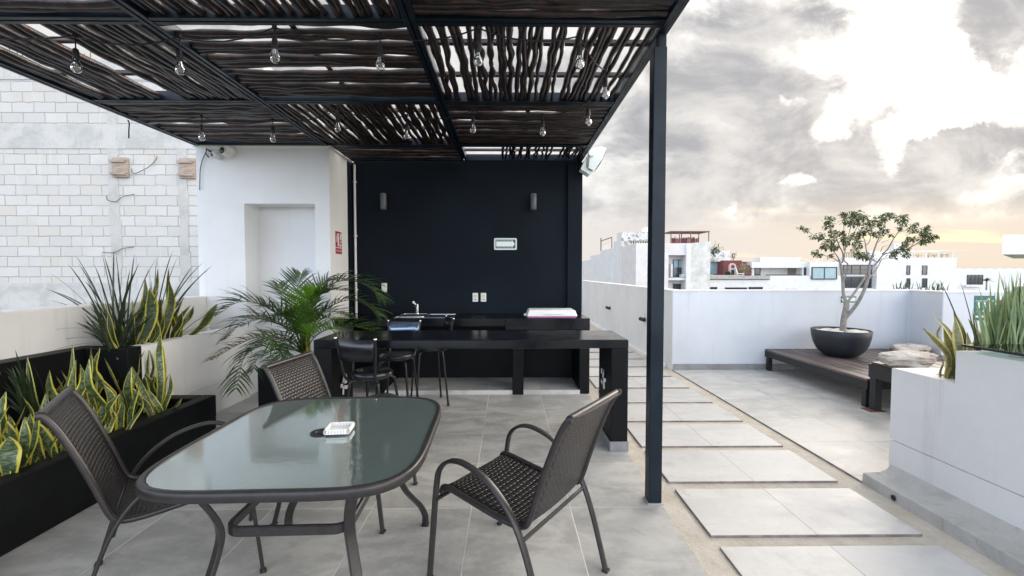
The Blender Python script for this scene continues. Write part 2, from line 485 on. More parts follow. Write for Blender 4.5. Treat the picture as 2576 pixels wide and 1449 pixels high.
def leaf_base(name, colfn, rough=.38, trans=.3, tcol=(.22, .30, .06)):
    mt, g, b = mat0(name)
    col = colfn(g)
    g.put(b.inputs['Base Color'], col); b.inputs['Roughness'].default_value = rough
    tl = g.new('ShaderNodeBsdfTranslucent'); g.put(tl.inputs[0], g.mix(.5, col, tcol))
    mx = g.new('ShaderNodeMixShader'); mx.inputs[0].default_value = trans
    g.l.new(b.outputs[0], mx.inputs[1]); g.l.new(tl.outputs[0], mx.inputs[2])
    g.l.new(mx.outputs[0], g.n['Material Output'].inputs[0])
    return mt
def snake_col(pale, dark, edge, band=26.0, ew=.15):
    def fn(g):
        u, v, _ = g.sep(coord(g, 'UV')); ob = coord(g)
        du = g.m('ABSOLUTE', g.m('SUBTRACT', u, .5))
        jit = g.m('MULTIPLY', g.m('SUBTRACT', g.noise(ob, 18, 3, .6), .5), .16)
        e = g.step(g.m('ADD', du, jit), .5 - ew - .03, .5 - ew + .02)
        bn = g.noise(g.comb(g.m('MULTIPLY', u, 2.0), g.m('MULTIPLY', v, band), 0.0), 1.0, 4, .7, 1.2)
        bn2 = g.noise(ob, 40, 4, .6)
        f = g.step(g.m('ADD', bn, g.m('MULTIPLY', bn2, .25)), .52, .78)
        f = g.m('MULTIPLY', f, g.step(g.noise(ob, 6, 2, .5), .3, .6, .35, 1.0))
        c = g.mix(f, dark, pale)
        full = g.mix(e, c, edge)
        tipm = g.step(g.m('ADD', v, g.m('MULTIPLY', g.m('SUBTRACT', g.noise(ob, 9, 2, .5), .5), .5)), .97, 1.03)
        return g.mix(tipm, full, (.16, .09, .045))
    return fn
M['snake'] = leaf_base('variegated_leaf', snake_col((.24, .31, .18), (.030, .060, .022), (.60, .54, .075), 26, .135), .36, .12)
M['snake_dark'] = leaf_base('variegated_leaf_dark', snake_col((.10, .14, .06), (.016, .034, .012), (.46, .40, .06), 26, .13), .38, .12)
M['snake_dry'] = leaf_base('variegated_leaf_aged', snake_col((.24, .22, .11), (.10, .11, .045), (.50, .40, .14), 30, .17), .45, .15)
def green_noise(a, b2, sc=7):
    return lambda g: g.mix(g.step(g.noise(coord(g), sc, 4, .6), .35, .7), a, b2)
M['grass_dark'] = leaf_base('dark_strap_leaf', green_noise((.014, .026, .014), (.032, .050, .022)), .4, .12)
M['grass_pale'] = leaf_base('pale_strap_leaf', green_noise((.15, .23, .11), (.25, .31, .15)), .45, .25)
M['palm'] = leaf_base('palm_leaflet', green_noise((.030, .075, .014), (.075, .14, .022), 5), .33, .25, (.16, .26, .03))
M['palm_dark'] = leaf_base('palm_leaflet_dark', green_noise((.022, .054, .016), (.055, .105, .026), 5), .33, .15)
M['palm_bright'] = leaf_base('palm_leaflet_bright', green_noise((.09, .22, .014), (.16, .33, .025), 5), .33, .35, (.3, .5, .03))
M['palm_dry'] = leaf_base('palm_leaflet_dry', green_noise((.16, .07, .035), (.24, .20, .05), 6), .55, .25)
M['palm_stem'] = mat('yellow_green_cane', (.20, .22, .035), .45, col2=(.30, .22, .03), vs=8)
M['tree_leaf'] = leaf_base('tree_leaf', green_noise((.045, .075, .030), (.105, .130, .060), 9), .42, .25)
M['bark'] = mat('pale_grey_bark', (.30, .275, .25), .85, col2=(.21, .19, .17), vs=14, bump=.5, bs=40, bd=.006)

def deck_mat():
    mt, g, b = mat0('dark_deck_boards')
    v = coord(g); x, y, z = g.sep(v)
    n = g.noise(g.map(v, (14, 1.2, 6)), 1.3, 6, .65)
    wn = g.new('ShaderNodeTexWhiteNoise', noise_dimensions='1D'); g.put(wn.inputs['W'], g.m('FLOOR', g.m('DIVIDE', g.m('SUBTRACT', x, 3.79), .142)))
    col = g.mix(g.step(n, .3, .7), (.075, .055, .052), (.165, .130, .122))
    sh = g.m('ADD', .7, g.m('MULTIPLY', wn.outputs['Value'], .6))
    g.put(b.inputs['Base Color'], g.mix(1.0, col, g.comb(sh, sh, sh), 'MULTIPLY'))
    b.inputs['Roughness'].default_value = .55
    g.put(b.inputs['Normal'], g.bump(n, .3, .004))
    return mt
M['deck'] = deck_mat()
def stone_mat():
    mt, g, b = mat0('random_stone_cladding')
    vo = g.new('ShaderNodeTexVoronoi', feature='DISTANCE_TO_EDGE'); g.put(vo.inputs['Vector'], coord(g)); vo.inputs['Scale'].default_value = 2.2
    v2 = g.new('ShaderNodeTexVoronoi'); g.put(v2.inputs['Vector'], coord(g)); v2.inputs['Scale'].default_value = 2.2
    r = g.sep(v2.outputs['Color'])[0]
    st = g.mix(r, (.26, .25, .24), (.60, .59, .56))
    g.put(b.inputs['Base Color'], g.mix(g.step(vo.outputs['Distance'], .03, .09), (.68, .67, .65), st))
    b.inputs['Roughness'].default_value = .9
    return mt
M['stone_clad'] = stone_mat()
# ================================================================ terrace floor, path and walls
def struct(mb, name, m, bevel=0, **k):
    return tag(mb.build(name, m, None, bevel, **k), kind='structure')
def two_tone(o, m2, up=.5):
    o.data.materials.append(m2)
    for p in o.data.polygons:
        if abs(p.normal.z) < up: p.material_index = 1
M['tile_edge'] = mat('tile_edge', (.20, .155, .14), .8, col2=(.32, .27, .24), vs=9)
f = struct(MB().box(-6, -3, -.25, .95, 14, 0), 'terrace_floor', M['tile'])
two_tone(f, M['sand'])
f = struct(MB().box(2.43, 2.84, -.25, 8, 6.5, 0), 'side_terrace_floor', M['tile_light'], .002)
two_tone(f, M['tile_edge'])
struct(MB().box(.90, -3, -.25, 2.46, 14, -.014), 'sandy_path_bed', M['sand'])
mb = MB()
y = 2.252
k = 0
rs = random.Random(5)
for i in range(-6, 20):
    y0 = 2.252 + i * .5965
    if i < 14: mb.box(1.105 + rs.uniform(-.006, .006), y0, -.05, 2.275 + rs.uniform(-.006, .006), y0 + .505 + rs.uniform(-.006, .004), rs.uniform(-.002, .002))
f = struct(mb, 'paved_path', M['slab'], .003)
two_tone(f, M['tile_edge'])
struct(MB().box(-1500, -1500, -9.2, 1500, 1500, -9), 'ground', M['ground'])

# kitchen plinth
struct(MB().box(-1.44, 4.945, 0, .85, 5.6, .05), 'tiled_plinth_floor', M['tile'], .003)

# ---- white stair tower with door recess
tw = thing('stair_tower', 'white plastered stair tower with a tall blank door recess, left of the black wall', 'building', (-2.8, 5.2, 0))
W = lambda mb, nm, m, t, **k: loc_build(mb, nm, m, t, **k)
def loc_build(mb, nm, m, t, **k):
    o = mb.build(nm, m, t, **k)
    o.matrix_parent_inverse = Matrix.Translation(Vector(t.location)).inverted() if t.rotation_euler.z == 0 else o.matrix_parent_inverse
    return o
poly = [(-3.53, 0), (-3.0, 0), (-3.0, 2.216), (-2.2, 2.216), (-2.2, 0), (-2.03, 0), (-2.03, 2.855), (-3.53, 2.855)]
mb = MB().prism(poly, 4.9, 5.19, 'y'); mb.box(-3.53, 5.191, -.2, -2.03, 8.5, 2.853)
W(mb, 'wall', M['white_lit'], tw, bevel=.006)
mb = MB().prism([(-2.20, 4.888), (-2.018, 4.888), (-2.018, 5.44), (-2.029, 5.44), (-2.029, 4.899), (-2.20, 4.899)], 0, .085)
W(mb, 'skirting', M['skirt_tile'], tw, bevel=.002)
mb = MB().box(-2.0, 4.88, 2.853, -3.56, 8.5, 2.868)
W(mb, 'coping', M['white_lit'], tw, bevel=.003)

# ---- black kitchen wall
bw = thing('black_wall', 'tall matte black kitchen wall behind the bar counters', 'wall', (-.5, 5.7, 0))
W(MB().box(-2.03, 5.6, 0, .974, 5.75, 2.90), 'wall', M['black_wall'], bw, bevel=.006)
W(MB().box(.782, 5.545, .9, .972, 5.599, 2.86), 'pier', M['black_wall'], bw, bevel=.004)
W(MB().box(-2.029, 5.44, .9, -2.022, 5.599, 2.84), 'painted_return', M['black_wall'], bw)
p = MB().tube([(-1.985, 5.578, .90), (-1.985, 5.578, 2.83)], .016, 10)
for z in (1.2, 1.9, 2.6): p.box(-2.006, 5.578, z, -1.964, 5.599, z + .02)
tag(p.build('conduit_pipe', M['plastic_white']), 'thin white conduit pipe running up the left edge of the black wall', 'pipe')

# ---- parapets
pw = thing('parapet_wall', 'low white parapet wall folding round the pale side terrace behind the potted tree', 'wall', (4, 6.2, 0))
poly = [(2.42, 6.2), (5.93, 6.2), (5.93, 5.72), (12, 5.72), (12, 5.87), (6.08, 5.87), (6.08, 6.35), (2.57, 6.35), (2.57, 14), (2.42, 14)]
W(MB().prism(poly, -.25, 1.155), 'wall', M['white_skylit'], pw, bevel=.012)
poly2 = [(2.412, 6.192), (5.922, 6.192), (5.922, 5.712), (12, 5.712), (12, 5.878), (6.088, 5.878), (6.088, 6.358), (2.578, 6.358), (2.578, 14), (2.412, 14)]
W(MB().prism(poly2, 1.156, 1.178), 'coping', M['white'], pw, bevel=.004)
mb = MB()
xs = 2.436
while xs < 5.9:
    x2 = min(xs + .598, 5.92); mb.box(xs, 6.188, 0, x2, 6.199, .085); xs = x2 + .003
W(mb, 'skirting', M['skirt_tile'], pw, bevel=.002)
W(MB().box(2.34, 6.4, -.03, 2.419, 14, .05), 'kerb', M['white'], pw, bevel=.01)
e = tag(MB().box(.974, 14, -.2, 2.42, 14.15, 1.17).build('end_parapet', M['white'], None, .01), 'small white end wall closing the far end of the slab path', 'wall')

lp = tag(MB().box(-3.62, -2, -.25, -3.45, 4.899, 1.165).build('side_parapet', M['white'], None, .012), 'low white parapet between the planters and the grey block building', 'wall')

# spotlights on the receding wall
def spot(Y, z, label):
    t = thing('wall_spotlight', label, 'lamp', (2.42, Y, z), 0, 'black spotlights on the white parapet')
    MB().lathe([(.032, 0), (.034, .012), (.02, .018)], n=16, M=Matrix.Rotation(-PI/2, 4, 'Y')).build('mount', M['plastic_black'], t)
    a = Matrix.Translation((-.055, -.02, .0)) @ Matrix.Rotation(rad(-62), 4, 'Z') @ Matrix.Rotation(rad(-80), 4, 'Y')
    b = MB().lathe([(.012, -.07), (.03, -.06), (.034, .05), (.030, .052), (.026, .03)], n=16, M=a); b.tube([(-.01, 0, 0), (-.05, -.015, 0)], .008, 8)
    b.build('housing', M['plastic_black'], t)
    MB().lathe([(0.0, .036), (.026, .034)], n=16, M=a).build('lens', M['sign_white'], t)
spot(7.45, .61, 'black spotlight on the white parapet, the nearer one beside the pergola post')
spot(10.0, .60, 'black spotlight on the white parapet, the farther one towards the black wall')

# ---- evacuation signs
def text(body, size, loc, rot, m, parent, ax='CENTER', name='lettering'):
    cu = bpy.data.curves.new(name, 'FONT'); cu.body = body; cu.size = size; cu.align_x = ax; cu.align_y = 'CENTER'; cu.extrude = .0005
    cu.materials.append(m)
    tmp = bpy.data.objects.new('tmp', cu); C.objects.link(tmp)
    dg = bpy.context.evaluated_depsgraph_get()
    me = bpy.data.meshes.new_from_object(tmp.evaluated_get(dg)); me.name = name
    bpy.data.objects.remove(tmp)
    o = bpy.data.objects.new(name, me); C.objects.link(o); o.parent = parent
    if not me.materials: me.materials.append(m)
    o.location = loc; o.rotation_euler = rot
    return o
M['sign_dark'] = mat('sign_dark_green', (.020, .055, .055), .45)
def evac(loc, w, h, right, label):
    t = thing('evacuation_sign', label, 'sign', loc)
    r = .011
    pl = [(w/2-r, -h/2), (w/2, -h/2+r), (w/2, h/2-r), (w/2-r, h/2), (-w/2+r, h/2), (-w/2, h/2-r), (-w/2, -h/2+r), (-w/2+r, -h/2)]
    MB().prism(pl, -.006, 0, 'y').build('plate', M['sign_white'], t)
    b = MB()
    for k, th in ((.90, .0022),):
        a, c = w/2 - .013, h/2 - .013
        b.box(-a, -.0075, -c, a, -.0062, -c + th); b.box(-a, -.0075, c - th, a, -.0062, c); b.box(-a, -.0075, -c + th, -a + th, -.0062, c - th); b.box(a - th, -.0075, -c + th, a, -.0062, c - th)
    b.build('border_line', M['green_sign'], t)
    s = 1 if right else -1
    a, c = w/2 - .020, h/2 - .020
    MB().box(-a, -.0074, -c, a, -.0062, c).build('dark_field', M['sign_dark'], t)
    hw = .034; e = a - .006; bz = c - .024
    pl = [(-a + .007, -bz), (e - hw, -bz), (e - hw - .004, -c + .002), (e, 0), (e - hw - .004, c - .002), (e - hw, bz), (-a + .007, bz)]
    pl = [(s * px_, pz_) for px_, pz_ in pl]
    MB().prism(pl if right else pl[::-1], -.0082, -.0075, 'y').build('arrow', M['sign_white'], t)
    xo = -.014 if right else .014
    text('RUTA DE EVACUACION', .0205, (xo, -.0082, c - .0125), (PI/2, 0, 0), M['sign_white'], t)
    text('EVACUATION ROUTE', .0205, (xo, -.0082, -c + .0125), (PI/2, 0, 0), M['sign_white'], t)
    return t
evac((-.028, 5.6, 1.807), .297, .152, True, 'white and green evacuation route sign with arrow to the right on the black wall')
q = at(2133.5, 753, 6.2)
evac((q.x, 6.2, q.z), .262, .138, False, 'pale evacuation route sign with arrow to the left, behind the potted tree')

# ---- fire extinguisher sign on tower side
t = thing('extinguisher_sign', 'red and white fire extinguisher sign on the side of the white tower', 'sign', (-2.03, 5.13, 1.79), PI/2)
MB().prism([(-.10, -.14), (.10, -.14), (.10, .135), (-.10, .135)], -.005, 0, 'y').build('plate', M['sign_white'], t)
MB().box(-.095, -.0065, -.055, .095, -.0055, .130).build('red_field', M['red_sign'], t)
b = MB().box(-.095, -.0065, -.135, .095, -.0055, -.066); b.build('red_strip', M['red_sign'], t)
b = MB()
b.prism([(-.035, -.045), (.012, -.045), (.012, .065), (0, .085), (-.022, .085), (-.035, .065)], -.0078, -.0066, 'y')
b.prism([(-.05, .088), (.01, .088), (.02, .108), (-.04, .108)], -.0078, -.0066, 'y')
b.prism([(-.070, .005), (-.050, .005), (-.040, .088), (-.055, .098)], -.0078, -.0066, 'y')
b.prism([(.030, -.045), (.060, -.050), (.085, -.02), (.045, -.012)], -.0078, -.0066, 'y')
b.prism([(.045, .000), (.080, .005), (.075, .03), (.055, .025)], -.0078, -.0066, 'y')
b.prism([(.035, .040), (.080, .035), (.082, .075), (.04, .095)], -.0078, -.0066, 'y')
b.prism([(.055, .085), (.085, .080), (.085, .115), (.05, .12)], -.0078, -.0066, 'y')
b.build('pictogram', M['sign_white'], t)
text('EXTINTOR', .032, (0, -.0070, -.10), (PI/2, 0, 0), M['sign_white'], t)

# ================================================================ pergola
pg = thing('pergola', 'black steel pergola roofed with dark wavy sticks over the table and bar', 'pergola', (.91, 2.6, 0))
BZ = 2.862
def beam(mb):
    return W(mb, 'beam', M['steel_navy'], pg, bevel=.003)
bx = [-3.52, -2.065, -.556, .935]
by = [-.05, 1.28, 2.50, 3.66, 4.88, 5.50]
def dbl_y(x, y0, y1):
    b = MB()
    b.box(x - .036, y0, BZ, x - .006, y1, BZ + .085); b.box(x + .006, y0, BZ, x + .036, y1, BZ + .085); b.box(x - .0055, y0, BZ + .03, x + .0055, y1, BZ + .08)
    return b
beam(dbl_y(-3.50, -.6, 4.88)); beam(dbl_y(-2.065, -.6, 5.53)); beam(dbl_y(-.556, -.6, 5.53))
beam(MB().box(.90, -.6, BZ, .932, 5.56, BZ + .09).box(.936, -.6, BZ + .008, .966, 5.56, BZ + .085))
for i, yb in enumerate(by[:-1]):
    for j in range(3):
        x0, x1 = bx[j] + (.037 if j else .06), bx[j+1] - .037
        if i == 4 and j == 0:
            beam(MB().box(x0, yb - .035, BZ + .002, x1, yb, BZ + .085)); continue
        beam(MB().box(x0, yb - .036, BZ + .002, x1, yb - .005, BZ + .083).box(x0, yb + .005, BZ + .002, x1, yb + .036, BZ + .083))
for j in (1, 2):
    beam(MB().box(bx[j] + .037, 5.49, BZ + .002, bx[j+1] - .037, 5.53, BZ + .083))
# post: hollow section with a narrower stub on top
post = MB().box(.871, 2.565, .008, .951, 2.645, 2.775)
W(post, 'post', M['steel_navy'], pg, bevel=.004)
W(MB().box(.905, 2.59, 2.775, .955, 2.64, BZ), 'post_stub', M['steel_navy'], pg, bevel=.003)
W(MB().box(.862, 2.556, .0, .962, 2.655, .007), 'base_plate', M['concrete'], pg, bevel=.002)

def stick_panel(x0, x1, y0, y1, along, pitch, rr, seed, holes=(), amp=.016):
    R = random.Random(seed); mb = MB()
    zc = BZ + .035
    L0, L1 = (x0, x1) if along == 'x' else (y0, y1)
    A0, A1 = (y0, y1) if along == 'x' else (x0, x1)
    a = A0 + pitch * .5
    while a < A1 - .01:
        frac = (a - A0) / (A1 - A0)
        skip = any(h0 < frac < h1 for h0, h1 in holes)
        step = pitch * R.choice((.62, .72, .82, .92, 1.0, 1.15, 2.15) if along == 'x' else (.62, .75, .85, .95, 1.05, 1.35))
        if not skip:
            r = R.uniform(*rr)
            n = 9; ph = [R.uniform(0, 6.28) for _ in range(3)]
            bow = R.uniform(-1, 1) * amp; sl = R.uniform(-.02, .02); kk = amp * R.uniform(.25, .75)
            pts = []
            for k in range(n + 1):
                t = k / n
                w = bow * math.sin(PI * t) + R.uniform(-1, 1) * kk + sl * (t - .5)
                h = R.uniform(-1, 1) * kk * .5 + .004 * math.sin(t * 5 + ph[0])
                l = L0 + (L1 - L0) * t
                pts.append((l, a + w, zc + h) if along == 'x' else (a + w, l, zc + h))
            pts = smooth_path(pts, 3); m_ = len(pts) - 1
            tp_ = R.choice((-1, 1)) * R.uniform(.05, .2)
            rads = [r * (1 + tp_ * (k / m_ - .5) + .10 * math.sin(k * .9 + ph[1]) + .07 * R.uniform(-1, 1)) for k in range(m_ + 1)]
            mb.tube(pts, rads, 7)
        a += step
    # carrier battens lying on top of the sticks
    nb = 1 if along == 'x' else 2
    for k in range(nb):
        f = (k + .7) / (nb + .4)
        l = L0 + (L1 - L0) * f
        if along == 'x': mb.box(l - .02, y0, zc + .035, l + .02, y1, zc + .06)
        else: mb.box(x0, l - .02, zc + .035, x1, l + .02, zc + .06)
    return W(mb, 'stick_panel', M['stick'], pg)
def pan(j, i, along, pitch, rr, seed, holes=(), amp=.016):
    x0, x1 = bx[j] + (.06 if j == 0 else .036), bx[j+1] - .036
    y0, y1 = by[i] + .036, by[i+1] - .036
    stick_panel(x0, x1, y0, y1, along, pitch, rr, seed, holes, amp)
D = (.018, .026); T_ = (.0145, .021)
pan(2, 0, 'y', .050, T_, 90); pan(1, 0, 'x', .046, D, 91); pan(0, 0, 'y', .050, D, 92)
pan(2, 1, 'x', .045, D, 1, ((.43, .455), (.80, .85))); pan(2, 2, 'y', .044, (.0155, .0215), 2, ((.63, .66),), .016)
pan(2, 3, 'x', .043, D, 3, ((.37, .41),)); pan(2, 4, 'y', .044, (.012, .017), 4, ((.0, .30), (.56, .59), (.76, .79)))
pan(1, 1, 'y', .051, D, 5); pan(1, 2, 'x', .047, D, 6, ((.945, 1.0), (.60, .64), (.16, .21), (.33, .355)))
pan(1, 3, 'y', .050, D, 7, ((.13, .16),)); pan(1, 4, 'x', .046, D, 8, ((.02, .08), (.5, .55)))
pan(0, 1, 'x', .045, D, 9, ((.28, .31),)); pan(0, 2, 'y', .052, D, 10, ((.42, .53), (.13, .16)), .020); pan(0, 3, 'x', .044, D, 11, ((.50, .54), (.70, .72)))

# ---- string lights
sl = thing('string_lights', 'black festoon cord with clear unlit bulbs hanging under the stick pergola', 'string lights', (-1, 3, 2.8))
BP = [(192,165,2.565),(453,170,2.59),(692,140,2.447),(957,160,2.54),(1203,148,2.48),(1458,155,2.517),(1523,233,2.95),(1480,303,3.49),(1365,330,3.75),(1190,323,3.68),(1023,338,3.84),(850,320,3.65),(687,346,3.93),(508,342,3.88)]
bulbs = [at(*b) for b in BP]
cord = []
pr = Vector((-3.5, 2.5, 2.85))
nodes = [pr] + [Vector((b.x, b.y, 2.815 + .012 * math.sin(i * 2.1))) for i, b in enumerate(bulbs)] + [Vector((-3.48, 3.9, 2.85))]
for i in range(len(nodes) - 1):
    a, b = nodes[i], nodes[i+1]
    for k in range(6):
        t = k / 6
        q = a.lerp(b, t); q.z -= .05 * 4 * t * (1 - t) * min(1, (b - a).length / .6)
        cord.append(q)
cord.append(nodes[-1])
mb = MB().tube(cord, .0045, 6)
for b, nd in zip(bulbs, nodes[1:-1]): mb.tube([nd, (b.x, b.y, b.z + .09)], .0035, 6); mb.lathe([(.012, -.012), (.014, 0), (.012, .012)], nd, 10)
W(mb, 'cord', M['cable'], sl)
for b in bulbs:
    o = W(MB().lathe([(.006, .100), (.013, .094), (.0165, .078), (.0150, .072), (.0165, .066), (.016, .036), (.013, .033)], b, 14), 'socket', M['plastic_black'], sl)
    g1 = MB().lathe([(.0125, .036), (.016, .022), (.0245, .004), (.0275, -.012), (.0235, -.030), (.0125, -.040), (.0005, -.043)], b, 16).build('bulb', M['bulb'], o)
    fl = MB()
    for s_ in (-1, 1): fl.tube([b + Vector((s_ * .004, 0, .03)), b + Vector((s_ * .009, .002, -.018))], .0014, 5)
    fl.tube([b + Vector((-.009, .002, -.018)), b + Vector((.009, .002, -.018))], .0012, 5)
    f2 = fl.build('filament', M['rust'], o)

# loose cable ends from the pergola and on tower
q = [at(321, 290, 4.1), at(325, 310, 4.12), at(324, 330, 4.1), at(324, 348, 4.1)]
q[0].z = 2.87
tag(MB().tube(smooth_path(q), .006, 6).build('hanging_cable', M['cable']), 'short black cable end hanging from the left pergola beam before the block wall', 'cable')
cb = [(x, y, 4.88) for x, y in ((519, 372), (518, 384), (510, 400), (504, 425), (503, 450), (502.5, 478))]
q = [at(*c) for c in cb]
mb = MB().tube(smooth_path(q), .0045, 6)
for pts in (((519, 375), (535, 381), (552, 379), (562, 386)), ((519, 375), (534, 384), (548, 384), (560, 388)), ((517, 384), (521, 391), (526, 396))):
    mb.tube(smooth_path([at(x, y, 4.87) for x, y in pts]), .006, 6)
tag(mb.build('camera_cable', M['cable']), 'black cable bundle feeding the cameras at the white tower corner', 'cable')

# ---- security cameras
def dome(x, y, r, label, eye, look):
    c = at(x, y, 4.86); c.y = 4.9
    t = thing('security_camera', label, 'camera', c, 0, 'white dome cameras under the pergola')
    B = Matrix.Rotation(PI/2, 4, 'X')
    MB().lathe([(r * 1.12, 0), (r * 1.1, .03), (r * .95, .04)], n=24, M=B).build('mount', M['plastic_white'], t)
    d = Vector(look).normalized()
    Q = Matrix.Translation((d * .01) + Vector((0, -.045, 0))) @ d.to_track_quat('Z', 'X').to_matrix().to_4x4()
    prof = [(r * math.sin(a), r * math.cos(a)) for a in [PI - i * PI / 12 for i in range(13)]]
    prof = [(max(p, .0004), z) for p, z in prof]
    MB().lathe(prof, n=24, M=Q).build('shell', M['plastic_white'], t)
    k = eye
    pr2 = [(k, math.sqrt(max(r*r - k*k, 0)) + .001), (k * .96, r * .99 + .002), (k * .6, r * 1.03 + .002), (.0004, r * 1.05 + .002)]
    MB().lathe(pr2, n=24, M=Q).build('lens', M['vinyl'], t)
dome(547, 389, .048, 'small white turret camera with a little black lens, left of the pair on the tower', .019, (-.5, -.8, -.25))
dome(574, 383, .060, 'larger white dome camera with a big glossy black lens, right of the pair on tower', .036, (-.45, -.85, .08))

# ---- outdoor loudspeaker on the wall end
t = thing('outdoor_speaker', 'white tilted outdoor loudspeaker bracketed to the end of the black wall', 'speaker', (1.1, 5.5, 2.8))
def zp(x, y, Y=5.5): 
    q = at(1442.2 + x * .10416, 362.2 + y * .10416, Y); return (q.x, q.z)
prof = [zp(*p) for p in ((320, 640), (440, 705), (560, 560), (660, 400), (735, 200), (725, 170), (620, 130), (500, 150), (400, 190), (330, 280), (340, 430))]
W(MB().prism(prof, 5.36, 5.60, 'y'), 'cabinet', M['sign_white'], t, bevel=.012, segs=3)
gr = [zp(*p) for p in ((520, 640), (600, 520), (690, 340), (730, 215))]
mb = MB()
for i in range(3):
    (x0, z0), (x1, z1) = gr[i], gr[i+1]
    mb.add([(x0+.004, 5.38, z0), (x1+.004, 5.38, z1), (x1+.004, 5.58, z1), (x0+.004, 5.58, z0)], [(0, 1, 2, 3)])
W(mb, 'grille', M['grey_metal'], t, solid=.004)
br = [zp(*p) for p in ((150, 650), (230, 700), (360, 780), (430, 710), (330, 660), (270, 600), (270, 420), (300, 330), (240, 430), (190, 560))]
W(MB().prism(br, 5.40, 5.56, 'y'), 'bracket', M['sign_white'], t, bevel=.006)
kx, kz = zp(375, 310)
W(MB().lathe([(.042, 0), (.042, .03), (.034, .036)], (kx, 5.36, kz), 20, Matrix.Rotation(PI/2, 4, 'X')), 'knob', M['sign_white'], t)

# ---- wall lamps and outlets on the black wall
def updown(x, label):
    t = thing('wall_lamp', label, 'lamp', (x, 5.6, 2.345), 0, 'grey cylinder lamps on the black wall')
    MB().lathe([(.036, -.105), (.040, -.10), (.040, .10), (.036, .105), (.034, .08)], (0, -.075, 0), 20).build('cylinder', M['grey_metal'], t)
    MB().box(-.028, -.036, -.05, .028, 0, .04).build('mount', M['grey_metal'], t, .004)
    MB().lathe([(.0005, -.098), (.033, -.1)], (0, -.075, 0), 20).build('lens', M['plastic_white'], t)
updown(-1.60, 'grey up-down cylinder lamp on black wall, above the sink')
updown(.336, 'grey up-down cylinder lamp on black wall, above the white cooler lid')
def outlet(x, z, kind, label):
    t = thing('wall_socket' if kind else 'light_switch', label, 'socket' if kind else 'switch', (x, 5.6, z))
    MB().box(-.036, -.010, -.058, .036, 0, .058).build('cover_plate', M['plastic_cream'], t, .004)
    if kind:
        for dz in (.012, -.032):
            b = MB().box(-.022, -.0125, dz, .022, -.0095, dz + .022); o = b.build('receptacle', M['plastic_white'], t, .002)
            MB().box(-.012, -.0135, dz + .004, .016, -.0120, dz + .011).build('slot', M['plastic_black'], t)
    else:
        MB().box(-.018, -.014, -.022, .018, -.0095, .022).build('rocker', M['plastic_white'], t, .002)
outlet(-1.62, 1.236, 0, 'cream light switch plate on the black wall beside the palm')
outlet(-.425, 1.106, 1, 'cream double socket above the counter, the one nearer the sink')
outlet(-.318, 1.106, 1, 'cream double socket above the counter, the one farther from the sink')
# ================================================================ counters and things on them
bc = thing('back_counter', 'black cement kitchen counter built against the black wall', 'counter', (-.5, 5.3, 0))
W(MB().box(-2.02, 4.965, .80, -.03, 5.599, .895).box(-.03, 4.9655, .757, .968, 5.599, .8945), 'worktop', M['black_gloss'], bc, bevel=.006)
W(MB().box(.845, 4.963, 0, .966, 5.599, .757), 'leg', M['black_planter'], bc, bevel=.006)
W(MB().box(.056, 4.93, .0, .186, 5.2, .756), 'leg', M['black_planter'], bc, bevel=.006)
W(MB().box(-1.56, 5.0, 0, -1.44, 5.599, .80), 'leg', M['black_planter'], bc, bevel=.006)
W(MB().box(.187, 4.99, .62, .845, 5.03, .756), 'apron', M['black_planter'], bc)
W(MB().box(-1.44, 5.55, .05, .845, 5.598, .79), 'back_panel', M['black_planter'], bc)

fb = thing('bar_counter', 'long black cement bar counter on two slab legs in front of the kitchen', 'counter', (-.3, 3.6, 0))
W(MB().box(-1.53, 3.34, .830, .960, 3.89, .90), 'bar_top', M['black_gloss'], fb, bevel=.008)
for x0, x1 in ((-1.53, -1.39), (.824, .959)):
    l = W(MB().box(x0, 3.343, 0, x1, 3.80, .8295), 'leg', M['black_planter'], fb, bevel=.006)
    s = MB().box(x0 - .006, 3.334, 0, x1 + .006, 3.342, .082); s.box(x0 - .010, 3.343, 0, x0 - .001, 3.80, .08); s.box(x1 + .001, 3.343, 0, x1 + .008, 3.80, .08)
    k = s.build('skirting', M['skirt_tile'], l, .002)
# shattered white socket boxes on the inner faces of the legs
def broken(x, y, z, sgn, label, seed):
    t = thing('broken_socket', label, 'socket', (x, y, z), 0, 'broken sockets on the bar legs')
    R = random.Random(seed)
    mb = MB()
    shards = [(-.05, -.02, .05, .03), (-.02, -.085, .035, .07), (.02, .0, .03, .06), (-.045, .02, .05, .055), (.0, -.045, .055, .03), (.005, .045, .025, .04)]
    for i, (dy, dz, w, h) in enumerate(shards):
        Q = Matrix.Translation((sgn * (.004 + .004 * i), dy + w/2, dz + h/2)) @ Matrix.Rotation(R.uniform(-.5, .5), 4, 'X') @ Matrix.Rotation(R.uniform(-.35, .35), 4, 'Z')
        mb.box(-.0015, -w/2, -h/2, .0015, w/2, h/2, Q)
    mb.build('cracked_cover', M['plastic_white'], t)
    MB().box(min(sgn * .001, sgn * .003), -.03, -.03, max(sgn * .001, sgn * .003), .03, .03).build('socket_hole', M['plastic_black'], t)
broken(-1.39, 3.56, .49, 1, 'broken white socket on the left bar leg beside the front stool', 3)
broken(.824, 3.57, .53, -1, 'broken white socket on the inner face of the right bar leg', 8)

